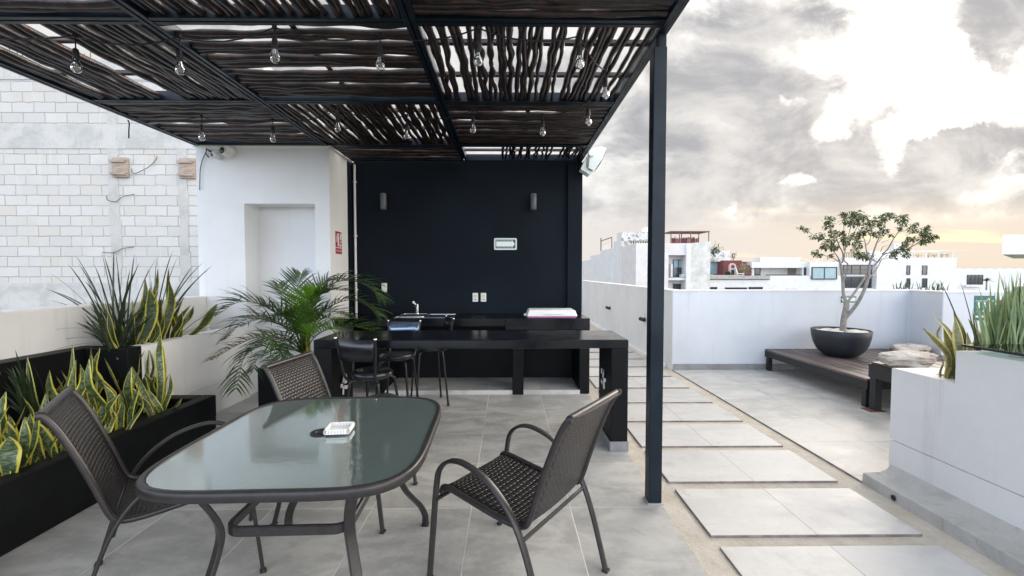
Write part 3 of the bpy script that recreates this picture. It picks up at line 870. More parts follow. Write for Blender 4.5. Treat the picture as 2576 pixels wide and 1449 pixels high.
# ---- sink and tap
t = thing('sink', 'stainless sink with drainboard set into the back counter', 'sink', (-1.0, 5.2, .895))
mb = MB()
def zring(x0, x1, y0, y1, z, w, h):
    mb.box(x0, y0, z, x1, y0 + w, z + h); mb.box(x0, y1 - w, z, x1, y1, z + h); mb.box(x0, y0 + w, z, x0 + w, y1 - w, z + h); mb.box(x1 - w, y0 + w, z, x1, y1 - w, z + h)
zring(-.34, .36, -.20, .24, .001, .022, .010)
mb.build('rim', M['chrome'], t, .003)
MB().box(-.315, -.175, .0008, -.005, .20, .0022).build('basin', M['plastic_black'], t)
b = MB(); b.prism([(.0, -.176), (.336, -.176), (.336, .216), (.0, .216)], .001, .005)
for i in range(9): b.box(.04 + i * .03, -.15, .0055, .05 + i * .03, .18, .008)
b.build('drainboard', M['chrome'], t, .001)
b = MB(); pts = []
for i in range(25):
    a = 2 * PI * i / 24; pts.append((-.16 + .165 * max(-1, min(1, 1.35 * math.cos(a))), .01 + .185 * max(-1, min(1, 1.35 * math.sin(a))), .0115))
b.tube(pts, .009, 8); b.build('bowl_lip', M['chrome'], t)
b = MB().lathe([(.026, 0), (.026, .012), (.018, .018), (.0175, .12), (.012, .128)], (-.15, .205, .010), 16)
b.tube(smooth_path([(-.15, .20, .10), (-.15, .12, .125), (-.15, .06, .115)]), .011, 10)
tp = b.build('tap', M['chrome'], t)
b = MB().tube([(-.158, .205, .12), (-.19, .20, .155)], .008, 8).lathe([(.001, .02), (.014, .016), (.016, 0), (.012, -.01)], (-.196, .20, .155), 12)
b.build('lever', M['plastic_white'], tp)

# ---- cooler lid
t = thing('cooler_lid', 'white plastic cooler lid lying on a pink tray on the back counter', 'lid', (.52, 5.2, .895))
t.location = (.525, 5.17, .895)
def frust(mb, x0, x1, y0, y1, z0, z1, ins):
    vs = [(x0, y0, z0), (x1, y0, z0), (x1, y1, z0), (x0, y1, z0), (x0+ins, y0+ins, z1), (x1-ins, y0+ins, z1), (x1-ins, y1-ins, z1), (x0+ins, y1-ins, z1)]
    mb.add(vs, ((0,3,2,1),(4,5,6,7),(0,1,5,4),(1,2,6,5),(2,3,7,6),(3,0,4,7)))
b = MB(); frust(b, -.30, .305, -.17, .18, .016, .092, .028); b.build('shell', M['plastic_white'], t, .016, 3)
b = MB(); frust(b, -.10, .14, -.172, -.145, .045, .056, .004); b.build('grip_ridge', M['plastic_white'], t, .003)
MB().box(-.328, -.10, .018, -.298, -.06, .045).build('hinge_tab', M['plastic_white'], t, .004)
b = MB(); frust(b, -.285, .29, -.16, .17, .001, .015, -.004); b.build('tray', M['bag_pink'], t, .003)

# ================================================================ bar stools
def make_stool(name, label):
    t = thing(name, label, 'stool', group='black bar stools with backs')
    MB().lathe([(.0005, .655), (.10, .656), (.145, .650), (.162, .632), (.158, .612), (.145, .604), (.0005, .602)], n=32).build('seat', M['vinyl'], t)
    MB().lathe([(.135, .603), (.14, .595), (.12, .590), (.0005, .590)], n=24).build('seat_plate', M['black_tube'], t)
    for sx in (-1, 1):
        for sy in (-1, 1):
            pts = smooth_path([(sx * .085, sy * .085, .592), (sx * .115, sy * .115, .575), (sx * .128, sy * .128, .53), (sx * .150, sy * .150, .27), (sx * .170, sy * .170, .012)])
            l = MB().tube(pts, .0115, 10).build('leg', M['black_tube'], t)
            MB().lathe([(.014, 0), (.015, .012), (.013, .03)], (sx * .170, sy * .170, 0), 10).build('foot_cap', M['plastic_black'], l)
    for sx in (-1, 1):
        pts = smooth_path([(sx * .10, -.09, .585), (sx * .125, -.15, .60), (sx * .135, -.185, .66), (sx * .150, -.205, .78), (sx * .168, -.235, .935)])
        u = MB().tube(pts, .0105, 10).build('upright', M['black_tube'], t)
        MB().lathe([(.0115, 0), (.0115, .008), (.006, .012)], (sx * .168, -.235, .934), 10).build('end_cap', M['chrome'], u)
    b = MB(); n = 10
    for z, yy, w in ((.765, -.213, .145), (.85, -.222, .155), (.925, -.236, .162)):
        for i in range(n + 1):
            u = i / n * 2 - 1
            b.v.append((u * w, yy + .010 - .030 * (1 - u * u), z)); b.uv.append((0, 0))
    for r in range(2):
        for i in range(n):
            k = r * (n + 1) + i
            b.f.append((k, k + 1, k + n + 2, k + n + 1)); b.sm.append(True)
    b.build('backrest', M['vinyl'], t, solid=.016)
    return t
st = make_stool('bar_stool', 'black bar stool with backrest in front of the bar near its left leg')
st.location = (-1.085, 3.40, 0); st.rotation_euler.z = rad(-14)
def put_stool(x, y, a, lab):
    o = dup(st); o.location = (x, y, 0); o.rotation_euler.z = rad(a); o['label'] = lab
    return o
s2 = put_stool(-1.08, 4.13, 176, 'black bar stool behind the bar whose shiny backrest shows above the bar top')
for k_ in kids(s2):
    if k_.name.startswith('backrest'):
        k_.data = k_.data.copy(); k_.data.materials[0] = M['polished']; k_['label'] = 'shiny blue-grey backrest'
put_stool(-.86, 4.62, 112, 'black bar stool farthest back, half hidden beside the counter under the sink')

# ================================================================ dining set
TC = Vector((-.8325, 1.887, 0))
t = thing('patio_table', 'square patio table with rippled green glass top and bronze metal frame', 'table', TC, rad(1.8))
def sq(a, n=4.7, h=.5):
    c, s = math.cos(a), math.sin(a)
    r = (abs(c) ** n + abs(s) ** n) ** (-1 / n)
    return (h * r * c, h * r * s * 1.066)
N = 96
out = [sq(2 * PI * i / N) for i in range(N)]
b = MB()
rimsec = [(0, -.034), (.0, -.006), (-.006, 0), (-.022, .0), (-.026, -.006), (-.026, -.03), (-.020, -.036), (-.006, -.038)]
vs = []; fs = []
for i, (x, y) in enumerate(out):
    l = math.hypot(x, y); nx, ny = x / l, y / l
    for du, dz in rimsec: vs.append((x + nx * du, y + ny * du, .722 + dz))
ns = len(rimsec)
for i in range(N):
    j = (i + 1) % N
    for k in range(ns):
        l = (k + 1) % ns
        fs.append((i*ns+k, j*ns+k, j*ns+l, i*ns+l))
b.add(vs, fs, True); b.build('rim', M['chair_metal'], t)
ins = [sq(2 * PI * i / N, h=.478) for i in range(N)]
b = MB(); hole = [(.026 * math.cos(2 * PI * i / N), .026 * math.sin(2 * PI * i / N)) for i in range(N)]
for z0, fl in ((.717, False), (.711, True)):
    vs = [(x, y, z0) for x, y in ins] + [(x + .0, y - .01, z0) for x, y in hole]
    fs = [(i, (i+1) % N, N + (i+1) % N, N + i) for i in range(N)]
    b.add(vs, [q[::-1] for q in fs] if fl else fs)
vs = [(x, y, .717) for x, y in ins] + [(x, y, .711) for x, y in ins]
b.add(vs, [(i, N + i, N + (i+1) % N, (i+1) % N) for i in range(N)])
b.build('glass_top', M['table_glass'], t)
MB().lathe([(.026, .700), (.026, .7185), (.043, .7195), (.044, .722), (.036, .724), (.023, .722), (.022, .70)], (0, -.01, 0), 28).build('umbrella_ring', M['plastic_black'], t)
for sx in (-1, 1):
    for sy in (-1, 1):
        pts = smooth_path([(sx * .30, sy * .44, .695), (sx * .262, sy * .395, .62), (sx * .235, sy * .345, .50), (sx * .245, sy * .345, .40), (sx * .285, sy * .385, .25), (sx * .352, sy * .445, .13), (sx * .378, sy * .467, .06), (sx * .380, sy * .467, .006)], 6)
        l = MB().bar(pts, .040, .020, up=(sx * .6, sy * .8, .05)).build('leg', M['chair_metal'], t)
        MB().box(sx * .380 - .02, sy * .467 - .02, 0, sx * .380 + .02, sy * .467 + .02, .008).build('glide', M['plastic_black'], l, .003)
ring = []
for cx, cy, a0 in ((.17, .28, 0), (-.17, .28, 90), (-.17, -.28, 180), (.17, -.28, 270)):
    for k in range(6):
        a = rad(a0 + k * 18); ring.append((cx + .055 * math.cos(a), cy + .055 * math.sin(a), .475))
MB().bar(ring, .018, .038, up=(0, 0, 1), closed=True).build('stretcher', M['chair_metal'], t)
b = MB()
for sx in (-1, 1): b.bar([(sx * .30, -.44, .694), (sx * .30, .44, .694)], .03, .016)
b.build('under_rail', M['chair_metal'], t)

# ---- white basket on table
t = thing('ashtray_basket', 'small white perforated plastic basket on the glass table', 'basket', (-.752, 1.885, .7225), rad(6))
b = MB(); w, h, d, r = .050, .046, .024, .005
b.box(-w, -h, .002, w, h, .006)
nsl = 8
for (x0, y0, x1, y1) in ((-w, -h, w, -h), (-w, h, w, h), (-w, -h, -w, h), (w, -h, w, h)):
    for z0, z1 in ((.002, .008), (.0135, .0155), (.020, d)):
        b.box(min(x0, x1) - .0025, min(y0, y1) - .0025, z0, max(x0, x1) + .0025, max(y0, y1) + .0025, z1)
    for k in range(nsl + 1):
        f = k / nsl; x = x0 + (x1 - x0) * f; y = y0 + (y1 - y0) * f
        b.box(x - .0048, y - .0048, .008, x + .0048, y + .0048, d - .004)
b.build('basket', M['plastic_white'], t)

# ---- woven sling chairs
def make_chair(label):
    t = thing('patio_chair', label, 'chair', group='woven patio chairs around the glass table')
    SX = .268
    for s in (-1, 1):
        pts = smooth_path([(s * SX, .285, .008), (s * SX, .262, .22), (s * SX, .235, .46), (s * SX, .210, .545), (s * SX, .145, .596), (s * SX, .055, .604), (s * SX, -.06, .570), (s * SX, -.165, .490), (s * SX, -.235, .385), (s * SX, -.290, .24), (s * SX, -.355, .008)], 6)
        o = flat_side(pts, .032, .016).build('arm_frame', M['chair_metal'], t)
        MB().box(s * SX - .017, .272, 0, s * SX + .017, .30, .010).build('glide', M['plastic_black'], o, .003)
        MB().box(s * SX - .017, -.372, 0, s * SX + .017, -.342, .010).build('glide', M['plastic_black'], o, .003)
    prof = smooth_path([(0, .245, .405), (0, .235, .432), (0, .20, .440), (0, .10, .428), (0, -.05, .408), (0, -.17, .400), (0, -.222, .412), (0, -.248, .448), (0, -.285, .56), (0, -.335, .70), (0, -.385, .82), (0, -.425, .885), (0, -.440, .888)], 5)
    for s in (-1, 1):
        MB().tube([p + Vector((s * .226, 0, 0)) for p in prof], .0135, 9).build('sling_rail', M['chair_metal'], t)
    b = MB()
    b.tube([(-.226, -.425, .887), (.226, -.425, .887)], .015, 9)
    b.build('top_rail', M['chair_metal'], t)
    MB().tube([(-.226, .236, .415), (.226, .236, .415)], .012, 9).build('front_rail', M['chair_metal'], t)
    b = MB(); b.bar([(-SX, -.236, .372), (SX, -.236, .372)], .022, .014, (0, 1, .5)); b.bar([(-SX, .240, .392), (SX, .240, .392)], .020, .013)
    b.build('cross_bar', M['chair_metal'], t)
    split = min(range(len(prof)), key=lambda i: abs(prof[i].y + .232) + abs(prof[i].z - .42))
    def sheet(pp, name, m):
        b = MB(); n = len(pp); nu = 8
        for i, p in enumerate(pp):
            for k in range(nu + 1):
                u = k / nu * 2 - 1
                nrm = Vector((0, 0, 1)) if name == 'seat' else Vector((0, 1, .35)).normalized()
                b.v.append(tuple(p + Vector((u * .216, 0, 0)) - nrm * (.010 * (1 - u * u)))); b.uv.append((k / nu, i / (n - 1)))
        for i in range(n - 1):
            for k in range(nu):
                q = i * (nu + 1) + k
                b.f.append((q, q + 1, q + nu + 2, q + nu + 1)); b.sm.append(True)
        b.build(name, m, t, uv=True, solid=.006)
    sheet(prof[:split + 1], 'seat', M['wicker']); sheet(prof[split:], 'backrest', M['wicker_back'])
    return t
def flat_side(pts, wx, th):
    """flat bar lying in a vertical plane: wx across (x), th in the plane of the curve"""
    mb = MB(); pts = [Vector(p) for p in pts]; m = len(pts); vs = []
    c = .004
    for i, p in enumerate(pts):
        tg = (pts[min(i+1, m-1)] - pts[max(i-1, 0)]).normalized()
        a = Vector((1, 0, 0)); b = a.cross(tg).normalized()
        for u, v in ((-wx/2, -th/2+c), (-wx/2+c, -th/2), (wx/2-c, -th/2), (wx/2, -th/2+c), (wx/2, th/2-c), (wx/2-c, th/2), (-wx/2+c, th/2), (-wx/2, th/2-c)):
            vs.append(p + a * u + b * v)
    fs = [(i*8+k, i*8+(k+1) % 8, (i+1)*8+(k+1) % 8, (i+1)*8+k) for i in range(m-1) for k in range(8)]
    mb.add(vs, fs, True); mb.add(vs[:8], [tuple(range(7, -1, -1))]); mb.add(vs[-8:], [tuple(range(8))])
    return mb
ch = make_chair('woven brown patio chair standing alone on the open floor, to the right of the table')
ch.location = (.024, 1.985, 0); ch.rotation_euler.z = rad(53)
c2 = dup(ch); c2.location = (-1.56, 2.047, 0); c2.rotation_euler.z = rad(-54); c2['label'] = 'woven patio chair seen from behind between the black planter and the table'
c3 = dup(ch); c3.location = (-.94, 2.60, 0); c3.rotation_euler.z = rad(-97); c3['label'] = 'woven patio chair behind the table, its pinkish lit backrest below the palm'
# ================================================================ planters
t = thing('raised_planter', 'white rendered raised planter with black inner end, before the white stair tower', 'planter', (-3.2, 4.2, 0))
W(MB().box(-3.449, 3.40, 0, -2.975, 4.899, .296).box(-3.44, 3.41, .2961, -2.985, 4.899, .3039), 'plinth', M['white'], t)
W(MB().box(-3.07, 3.46, .304, -2.975, 4.899, .83), 'front_panel', M['white_lit'], t, bevel=.006)
W(MB().box(-3.07, 3.461, .831, -2.972, 4.899, .836), 'rim', M['white_lit'], t, bevel=.001)
W(MB().box(-3.30, 3.33, 0, -2.969, 3.459, .838), 'end_panel', M['black_planter'], t, bevel=.006)
W(MB().box(-3.449, .3, 0, -3.302, 3.46, .839), 'side_panel', M['black_planter'], t, bevel=.006)
W(MB().box(-3.44, 3.46, .31, -3.071, 4.89, .755), 'soil', M['soil'], t)
t = thing('low_planter', 'long low black planter box along the left edge of the floor', 'planter', (-2.8, 2.5, 0))
W(MB().box(-2.655, -1.5, .0, -2.545, 3.70, .368).box(-2.96, 3.58, 0, -2.656, 3.70, .3675), 'box', M['black_planter'], t, bevel=.012)
W(MB().box(-2.544, -1.5, .185, -2.541, 3.69, .365), 'front_band', M['black_planter'], t)
W(MB().box(-3.30, -1.5, .0, -2.66, 3.58, .285), 'soil', M['soil'], t)

t = thing('stepped_planter', 'stepped white planter with a lower plant well at the right edge', 'planter', (3, 2.4, 0))
W(MB().box(2.63, .1, -.2, 2.74, 2.86, .284).box(2.741, .1, -.2, 4.6, 2.859, .284).box(2.64, .11, .284, 4.59, 2.85, .292), 'plinth', M['white'], t)
hb = MB(); hb.prism([(.1, .292), (2.86, .292), (2.86, .78), (2.45, .78), (2.45, .975), (.1, .975)], 2.63, 2.738, 'x')
hb.box(2.739, .1, .292, 4.6, 2.4495, .9745)
W(hb, 'side_wall', M['white'], t, bevel=.008)
lw = MB(); lw.box(2.7385, 2.675, .292, 4.6, 2.8595, .7795)
W(lw, 'low_rim', M['white'], t)
W(MB().box(2.739, 2.45, .292, 3.999, 2.674, .70), 'soil', M['soil'], t)
kb = MB(); kb.prism([(2.43, -.034), (2.632, -.034), (2.632, .12), (2.60, .085), (2.56, .066), (2.437, .058)], .2, 2.842, 'y')
W(kb, 'kerb', M['rough_concrete'], t, bevel=.006)
W(MB().lathe([(.0005, 0), (.017, 0), (.018, .003)], (2.4285, 2.60, .014), 14, Matrix.Rotation(-PI/2, 4, 'Y')), 'drain_hole', M['plastic_black'], t)
t = thing('glass_shelf', 'thick greenish glass pane laid flat over the right planter', 'glass', (3.2, 1.6, 1.0))
W(MB().box(2.615, .3, 1.005, 4.4, 2.40, 1.020), 'pane', M['shelf_glass'], t, bevel=.003)
W(MB().box(2.611, .3, 1.006, 2.6145, 2.40, 1.019).box(2.611, 2.4005, 1.006, 4.4, 2.404, 1.019), 'edge', M['far_dark'], t)
b = MB()
for x in (2.75, 3.3, 4.1):
    for y in (.6, 1.5, 2.25): b.lathe([(.03, .977), (.034, .99), (.03, 1.004)], (x, y, 0), 10)
W(b, 'support', M['pebble'], t)

# ================================================================ leaf builders
def wid(profile, w, n):
    out = []
    for i in range(n + 1):
        v = i / n
        if profile == 'snake': k = (.55 + .45 * min(1, v / .45)) * (1 if v < .62 else max(0, 1 - ((v - .62) / .38) ** 1.5))
        elif profile == 'strap': k = (1 - .55 * v) * (1 if v < .85 else max(0, (1 - v) / .15) ** .7)
        else: k = math.sin(PI * min(1, v * .92 + .08)) ** .6
        out.append(max(w * k, w * .02))
    return out
def snake_leaf(mb, R, base, tip, w, bow=.0, face=None, tw=None):
    base, tip = Vector(base), Vector(tip)
    L = (tip - base).length
    n = 12
    m1 = base.lerp(tip, .36) + Vector((0, 0, L * bow)) + Vector((R.uniform(-1, 1), R.uniform(-1, 1), 0)) * L * .11
    m2 = base.lerp(tip, .70) + Vector((0, 0, L * bow * .6)) + Vector((R.uniform(-1, 1), R.uniform(-1, 1), 0)) * L * .09
    p = smooth_path([base, m1, m2, tip], 4)
    a = R.uniform(-.7, .7) if face is None else face
    mb.blade(p, wid('snake', w, n), (math.cos(a), math.sin(a), 0), R.uniform(.12, .34), R.uniform(-1.5, 1.5) if tw is None else tw)
def strap(mb, R, base, tip, w, lift=.35, cup=.25):
    base, tip = Vector(base), Vector(tip)
    d = tip - base; L = d.length
    mid = base + Vector((d.x * .35, d.y * .35, d.z * .5 + lift * L))
    n = 10
    p = bez(base, mid, tip, n)
    a = R.uniform(-.6, .6)
    mb.blade(p, wid('strap', w, n), (math.cos(a), math.sin(a), 0), cup, R.uniform(-.6, .6))
def clump(name, label, cat, leaves, m, group=None):
    b0 = leaves.v[0]
    o = thing(name, label, cat, b0, 0, group)
    c = leaves.build('foliage', m, o, uv=True)
    c.matrix_parent_inverse = Matrix.Translation(Vector(b0)).inverted()
    return o

# -- lower planter: (tip x, tip y, base x, plane, width)
def lower(px, py): return (px * .2547, 838.5 + py * .2547)
R = random.Random(21)
LOW = [ # clump 0 right end
 [(1590,0,1545,2.80,.068),(1470,160,1490,2.92,.05),(1430,170,1440,3.0,.04),(1680,395,1585,2.74,.05),(1300,320,1520,2.80,.06),(1265,250,1590,2.85,.045),(1470,150,1560,3.0,.045),(1610,120,1590,2.9,.06),(1545,765,1330,2.72,.045),(1330,330,1600,2.9,.055),(1200,600,1480,2.95,.05),(1380,300,1520,3.05,.055),(1640,300,1500,3.05,.05)],
 [(1385,190,1190,2.86,.05),(1300,330,1250,2.74,.078),(1395,460,1270,2.70,.055),(1030,240,1250,2.95,.055),(1190,590,970,2.72,.062),(1110,750,1100,2.70,.095),(1200,650,1190,2.70,.06),(1180,370,1350,3.0,.04),(1240,330,1300,3.0,.05),(1050,640,1150,2.85,.05),(1330,430,1200,2.9,.06)],
 [(880,250,960,2.72,.085),(990,140,985,2.92,.058),(900,130,790,2.90,.055),(720,80,690,2.98,.05),(750,260,730,2.9,.055),(790,300,860,2.78,.062),(890,450,920,2.80,.07),(1020,500,1020,2.82,.06),(830,560,830,2.9,.06),(600,360,690,3.0,.035),(780,400,900,3.0,.05),(930,330,900,3.05,.06)],
 [(270,230,520,3.02,.06),(490,360,540,2.95,.075),(555,420,570,3.02,.04),(450,590,130,2.74,.06),(220,620,420,2.9,.04),(245,825,560,2.70,.095),(300,780,250,2.72,.05),(80,800,240,2.80,.055),(290,900,440,2.74,.06),(470,570,560,2.95,.05),(640,450,560,3.05,.05)],
 [(90,1015,80,2.68,.115),(10,380,-20,2.95,.07),(60,570,30,2.85,.07),(90,720,-30,2.78,.075),(20,700,60,2.75,.08),(-60,500,-60,2.9,.07),(-20,830,-60,2.8,.08),(240,830,180,2.75,.06),(-80,1100,-90,2.70,.1)],
]
LAB = ['snake plant at the far end of the low planter, tallest leaf before white panel',
       'snake plant in the low planter, just right of the chair back seen from behind',
       'snake plant in the low planter rising above the chair back seen from behind',
       'snake plant in the low planter, left of the chair back, beside the dark grassy clump',
       'variegated yellow-edged snake plant in the low planter at the left picture edge']
for lv, lab in zip(LOW, LAB):
    mb = MB()
    for (tx, ty, bx_, pl, w) in lv:
        x, y = lower(tx, ty); xb = bx_ * .2547
        Yb = pl * FPX / (1277 - xb)
        base = Vector((-pl, min(Yb, 3.55), .28))
        tip = at(x, y, base.y - R.uniform(-.02, .06))
        snake_leaf(mb, R, base, tip, w * .84, R.uniform(-.06, .10))
    for _ in range(16):     # short inner leaves
        q = lv[R.randrange(len(lv))]
        pl = q[3] + R.uniform(-.08, .12); xb = q[2] * .2547 + R.uniform(-14, 14)
        base = Vector((-pl, min(pl * FPX / (1277 - xb), 3.55), .28))
        snake_leaf(mb, R, base, base + Vector((R.uniform(-.12, .12), R.uniform(-.1, .1), R.uniform(.16, .42))), R.uniform(.03, .056))
    clump('snake_plant', lab, 'plant', mb, M['snake'], 'snake plants in the left planters')
mb = MB()
for tx, ty in ((30,350),(60,330),(100,330),(140,310),(190,300),(60,420),(40,470),(80,560),(60,620),(250,380),(230,330),(110,400),(300,430),(20,520),(320,300),(120,330),(170,420),(60,700),(150,160),(20,360),(280,300),(350,400)):
    x, y = lower(tx, ty)
    Yb = 3.05 * FPX / (1277 - 420 * .2547)
    base = Vector((-3.02 + R.uniform(-.06, .05), Yb + R.uniform(-.1, .06), .28))
    strap(mb, R, base, at(x, y, base.y - R.uniform(-.05, .25)), R.uniform(.022, .032), .12)
clump('grassy_plant', 'dark green strap-leaved clump in the low planter near the left picture edge', 'plant', mb, M['grass_dark'])

# -- raised planter
def upper(px, py): return (120.7 + px * .1823, 630.6 + py * .1823)
SN = [
 [(720,690,1030,3.08,.055),(830,860,1010,3.05,.05),(1000,990,1190,3.06,.042),(800,1170,970,3.05,.045),(860,880,1000,3.2,.07)],
 [(1340,370,1200,3.25,.07),(1400,520,1220,3.10,.105),(1430,390,1420,3.25,.06),(1390,690,1430,3.12,.06),(1160,670,1240,3.06,.055),(1530,560,1300,3.08,.06),(1240,800,1260,3.2,.07),(1330,1210,1300,3.07,.04),(1480,500,1380,3.3,.06)],
 [(1520,235,1530,3.20,.055),(1510,530,1440,3.10,.08),(1660,240,1640,3.25,.05),(1670,400,1520,3.12,.085),(1690,600,1640,3.10,.07),(1640,700,1690,3.08,.06),(1600,900,1560,3.05,.05),(1570,650,1500,3.2,.07)],
 [(1970,750,1690,3.15,.06),(1880,630,1660,3.2,.035),(2010,760,1740,3.10,.055),(2340,730,1840,3.10,.085),(1850,830,1700,3.1,.06),(1860,1040,1800,3.06,.05),(1790,880,1720,3.2,.06)],
]
LAB2 = ['snake plant with long yellow-edged leaves at the near end of the raised planter',
        'tall broad-leaved snake plant in the middle of the raised planter',
        'snake plant with one tall brown-tipped leaf in the raised planter, right of the middle one',
        'snake plant leaning right in the raised planter, nearest the white tower']
for lv, lab in zip(SN, LAB2):
    mb = MB()
    for (tx, ty, bx_, pl, w) in lv:
        x, y = upper(tx, ty); xb = 120.7 + bx_ * .1823
        base = Vector((-pl, pl * FPX / (1277 - xb), .75))
        snake_leaf(mb, R, base, at(x, y, base.y - R.uniform(-.03, .05)), w * .85, R.uniform(-.06, .10))
    clump('snake_plant', lab, 'plant', mb, M['snake_dark'], 'snake plants in the left planters')
mb = MB()
G1 = [(370,50),(270,175),(0,290),(60,555),(0,680),(380,1100),(640,190),(735,0),(770,60),(805,170),(910,-20),(930,-10),(1135,240),(1195,40),(1185,300),(1270,150),(1500,95),(1405,240),(480,960),(410,165),(500,410),(560,910),(610,640),(700,520),(460,1110),(740,440),(890,520),(650,700),(700,300),(520,360),(830,430),(960,300),(1020,360),(1090,420),(-40,520),(330,820),(560,700)]
for tx, ty in G1:
    x, y = upper(tx, ty)
    xb = 120.7 + (1010 + R.uniform(-110, 90)) * .1823; pl = R.uniform(3.12, 3.34)
    base = Vector((-pl, pl * FPX / (1277 - xb), .75))
    far = math.hypot(tx - 1000, ty - 1200)
    strap(mb, R, base, at(x, y, base.y + R.uniform(-.25, .2)), R.uniform(.012, .020), .10 if ty < 400 else .16)
for i in range(55):
    xb = 120.7 + (1000 + R.uniform(-150, 150)) * .1823; pl = R.uniform(3.1, 3.34)
    base = Vector((-pl, pl * FPX / (1277 - xb), .75))
    a = R.uniform(0, 6.28); l = R.uniform(.25, .5)
    strap(mb, R, base, base + Vector((math.cos(a) * l * .6, math.sin(a) * l * .4, l * R.uniform(.6, 1.1))), R.uniform(.014, .024), .1)
for tx, ty, li in ((-140, 1130, .35), (0, 1400, .30), (-300, 1360, .35), (120, 1420, .3)):      # long hair-thin arching leaves
    x, y = upper(tx, ty); base = Vector((-3.15, 3.60, .75))
    strap(mb, R, base, at(x, y, 3.2), .007, li)
clump('grassy_plant', 'big dark fountain of thin strap leaves in the raised planter before the block wall', 'plant', mb, M['grass_dark'])
mb = MB()
for tx, ty in ((2150,155),(2275,200),(2215,260),(1790,85),(1500,100),(1720,0),(1900,640),(2000,210),(2060,240),(1400,250)):
    x, y = upper(tx, ty); xb = 120.7 + (1500 + R.uniform(-60, 60)) * .1823; pl = R.uniform(3.25, 3.36)
    base = Vector((-pl, pl * FPX / (1277 - xb), .75))
    strap(mb, R, base, at(x, y, base.y + R.uniform(-.2, .2)), R.uniform(.011, .017), .12)
for tx, ty in ((2030,765),(2590,1180),(2380,850),(2180,1040)):
    x, y = upper(tx, ty); base = Vector((-3.2, 4.1, .75))
    strap(mb, R, base, at(x, y, 4.1), .009, .2)
clump('grassy_plant', 'dark thin-leaved clump in the raised planter sweeping right across the tower corner', 'plant', mb, M['grass_dark'])
# small irrigation valve
q = at(538, 820, 4.62)
b = MB().lathe([(.018, 0), (.018, .05), (.024, .055), (.024, .07), (.012, .08)], (-3.2, 4.55, .756), 12); b.tube([(-3.2, 4.55, .79), (-3.2, 4.30, .785), (-3.2, 4.0, .77)], .012, 8); b.lathe([(.02, .09), (.024, .10), (.018, .115)], (-3.2, 4.55, .75), 10)
tag(b.build('irrigation_valve', M['plastic_white']), 'small white irrigation valve and pipe in the raised planter by the tower', 'valve')

# ================================================================ palm in square black pot
t = thing('square_pot', 'tall square black plant pot behind the lit chair', 'pot', (-2.1, 4.25, 0))
pb = MB(); x0, x1, y0, y1, h = -2.36, -1.86, 4.0, 4.5, .53
pb.prism([(x0, y0), (x1, y0), (x1, y1), (x0, y1)], 0, h - .06)
for a in ((x0, y0, x1, y0 + .035), (x0, y1 - .035, x1, y1), (x0, y0 + .035, x0 + .035, y1 - .035), (x1 - .035, y0 + .035, x1, y1 - .035)): pb.box(a[0], a[1], h - .06, a[2], a[3], h)
W(pb, 'body', M['black_planter'], t, bevel=.006)
W(MB().box(x0 + .04, y0 + .04, h - .06, x1 - .04, y1 - .04, h - .03), 'soil', M['soil'], t)
pc = Vector((-2.06, 4.22, .50))
pt = thing('palm', 'bushy green areca palm in the square black pot before the white tower', 'plant', pc)
def ppx(x, y): return (523.2 + x * .2083, 704.3 + y * .2083)
RP = random.Random(4)
def stem_pts(px):
    return [at(*ppx(*p), Y) for (*p, Y) in px]
def frond(pts, nl, ll, m, droop=.35, label=None, spread=1.0):
    path = smooth_path([at(*ppx(x, y), Y) for x, y, Y in pts], 8)
    mb = MB()
    L = sum((path[i+1] - path[i]).length for i in range(len(path) - 1))
    mb.tube(path, [.0062 * (1 - .8 * i / (len(path) - 1)) for i in range(len(path))], 6)
    n = len(path) - 1
    for k in range(nl):
        f = .22 + .78 * k / (nl - 1)
        i = min(int(f * n), n - 1); u = f * n - i
        p = path[i].lerp(path[i+1], u); tg = (path[i+1] - path[i]).normalized()
        sd = tg.cross(Vector((0, 0, 1)))
        if sd.length < .25: sd = sd + Vector((.5, .2, 0))
        sd.normalize(); up = sd.cross(tg).normalized()
        prof = math.sin(PI * (.12 + .80 * (f - .22) / .78)) ** .7
        for s in (-1, 1):
            l = ll * 1.1 * prof * RP.uniform(.8, 1.12)
            fw = .55 + .5 * f
            d = (sd * s * spread * RP.uniform(.85, 1.2) + tg * (fw - .1) + up * RP.uniform(.2, .6)).normalized()
            e = p + d * l - Vector((0, 0, 1)) * droop * .6 * l * RP.uniform(.4, 1.2)
            mid = p + d * l * .55 + up * .02
            q = bez(p, mid, e, 5)
            w = ll * .056 * RP.uniform(.8, 1.15)
            mb.blade(q, [w * .5, w, w, w * .8, w * .5, w * .06], up.cross(d) if up.cross(d).length > .1 else sd, .18, RP.uniform(-.5, .5))
    o = W(mb, 'frond', m, pt)
    if label: o['label'] = label
    return o
base = (1150, 820, 4.22)
frond([(1130, 830, 4.2), (1090, 560, 4.2), (820, 400, 4.1), (600, 280, 4.0), (350, 275, 3.9), (120, 420, 3.85)], 26, .34, M['palm_dark'], .35)
frond([(1130, 830, 4.2), (1050, 640, 4.15), (760, 500, 4.1), (450, 480, 4.0), (240, 700, 3.95)], 24, .32, M['palm_dark'], .4)
frond([(1130, 850, 4.2), (1000, 640, 4.2), (800, 480, 4.3), (600, 470, 4.4), (420, 560, 4.4)], 22, .30, M['palm_dark'], .4)
frond([(1130, 860, 4.2), (950, 720, 4.05), (620, 690, 3.95), (350, 790, 3.9), (60, 960, 3.85)], 22, .26, M['palm_dry'], .45, 'drying reddish yellow frond')
frond([(1130, 880, 4.2), (950, 790, 4.0), (640, 800, 3.9), (440, 940, 3.85), (345, 1300, 3.8)], 26, .27, M['palm_dark'], .6)
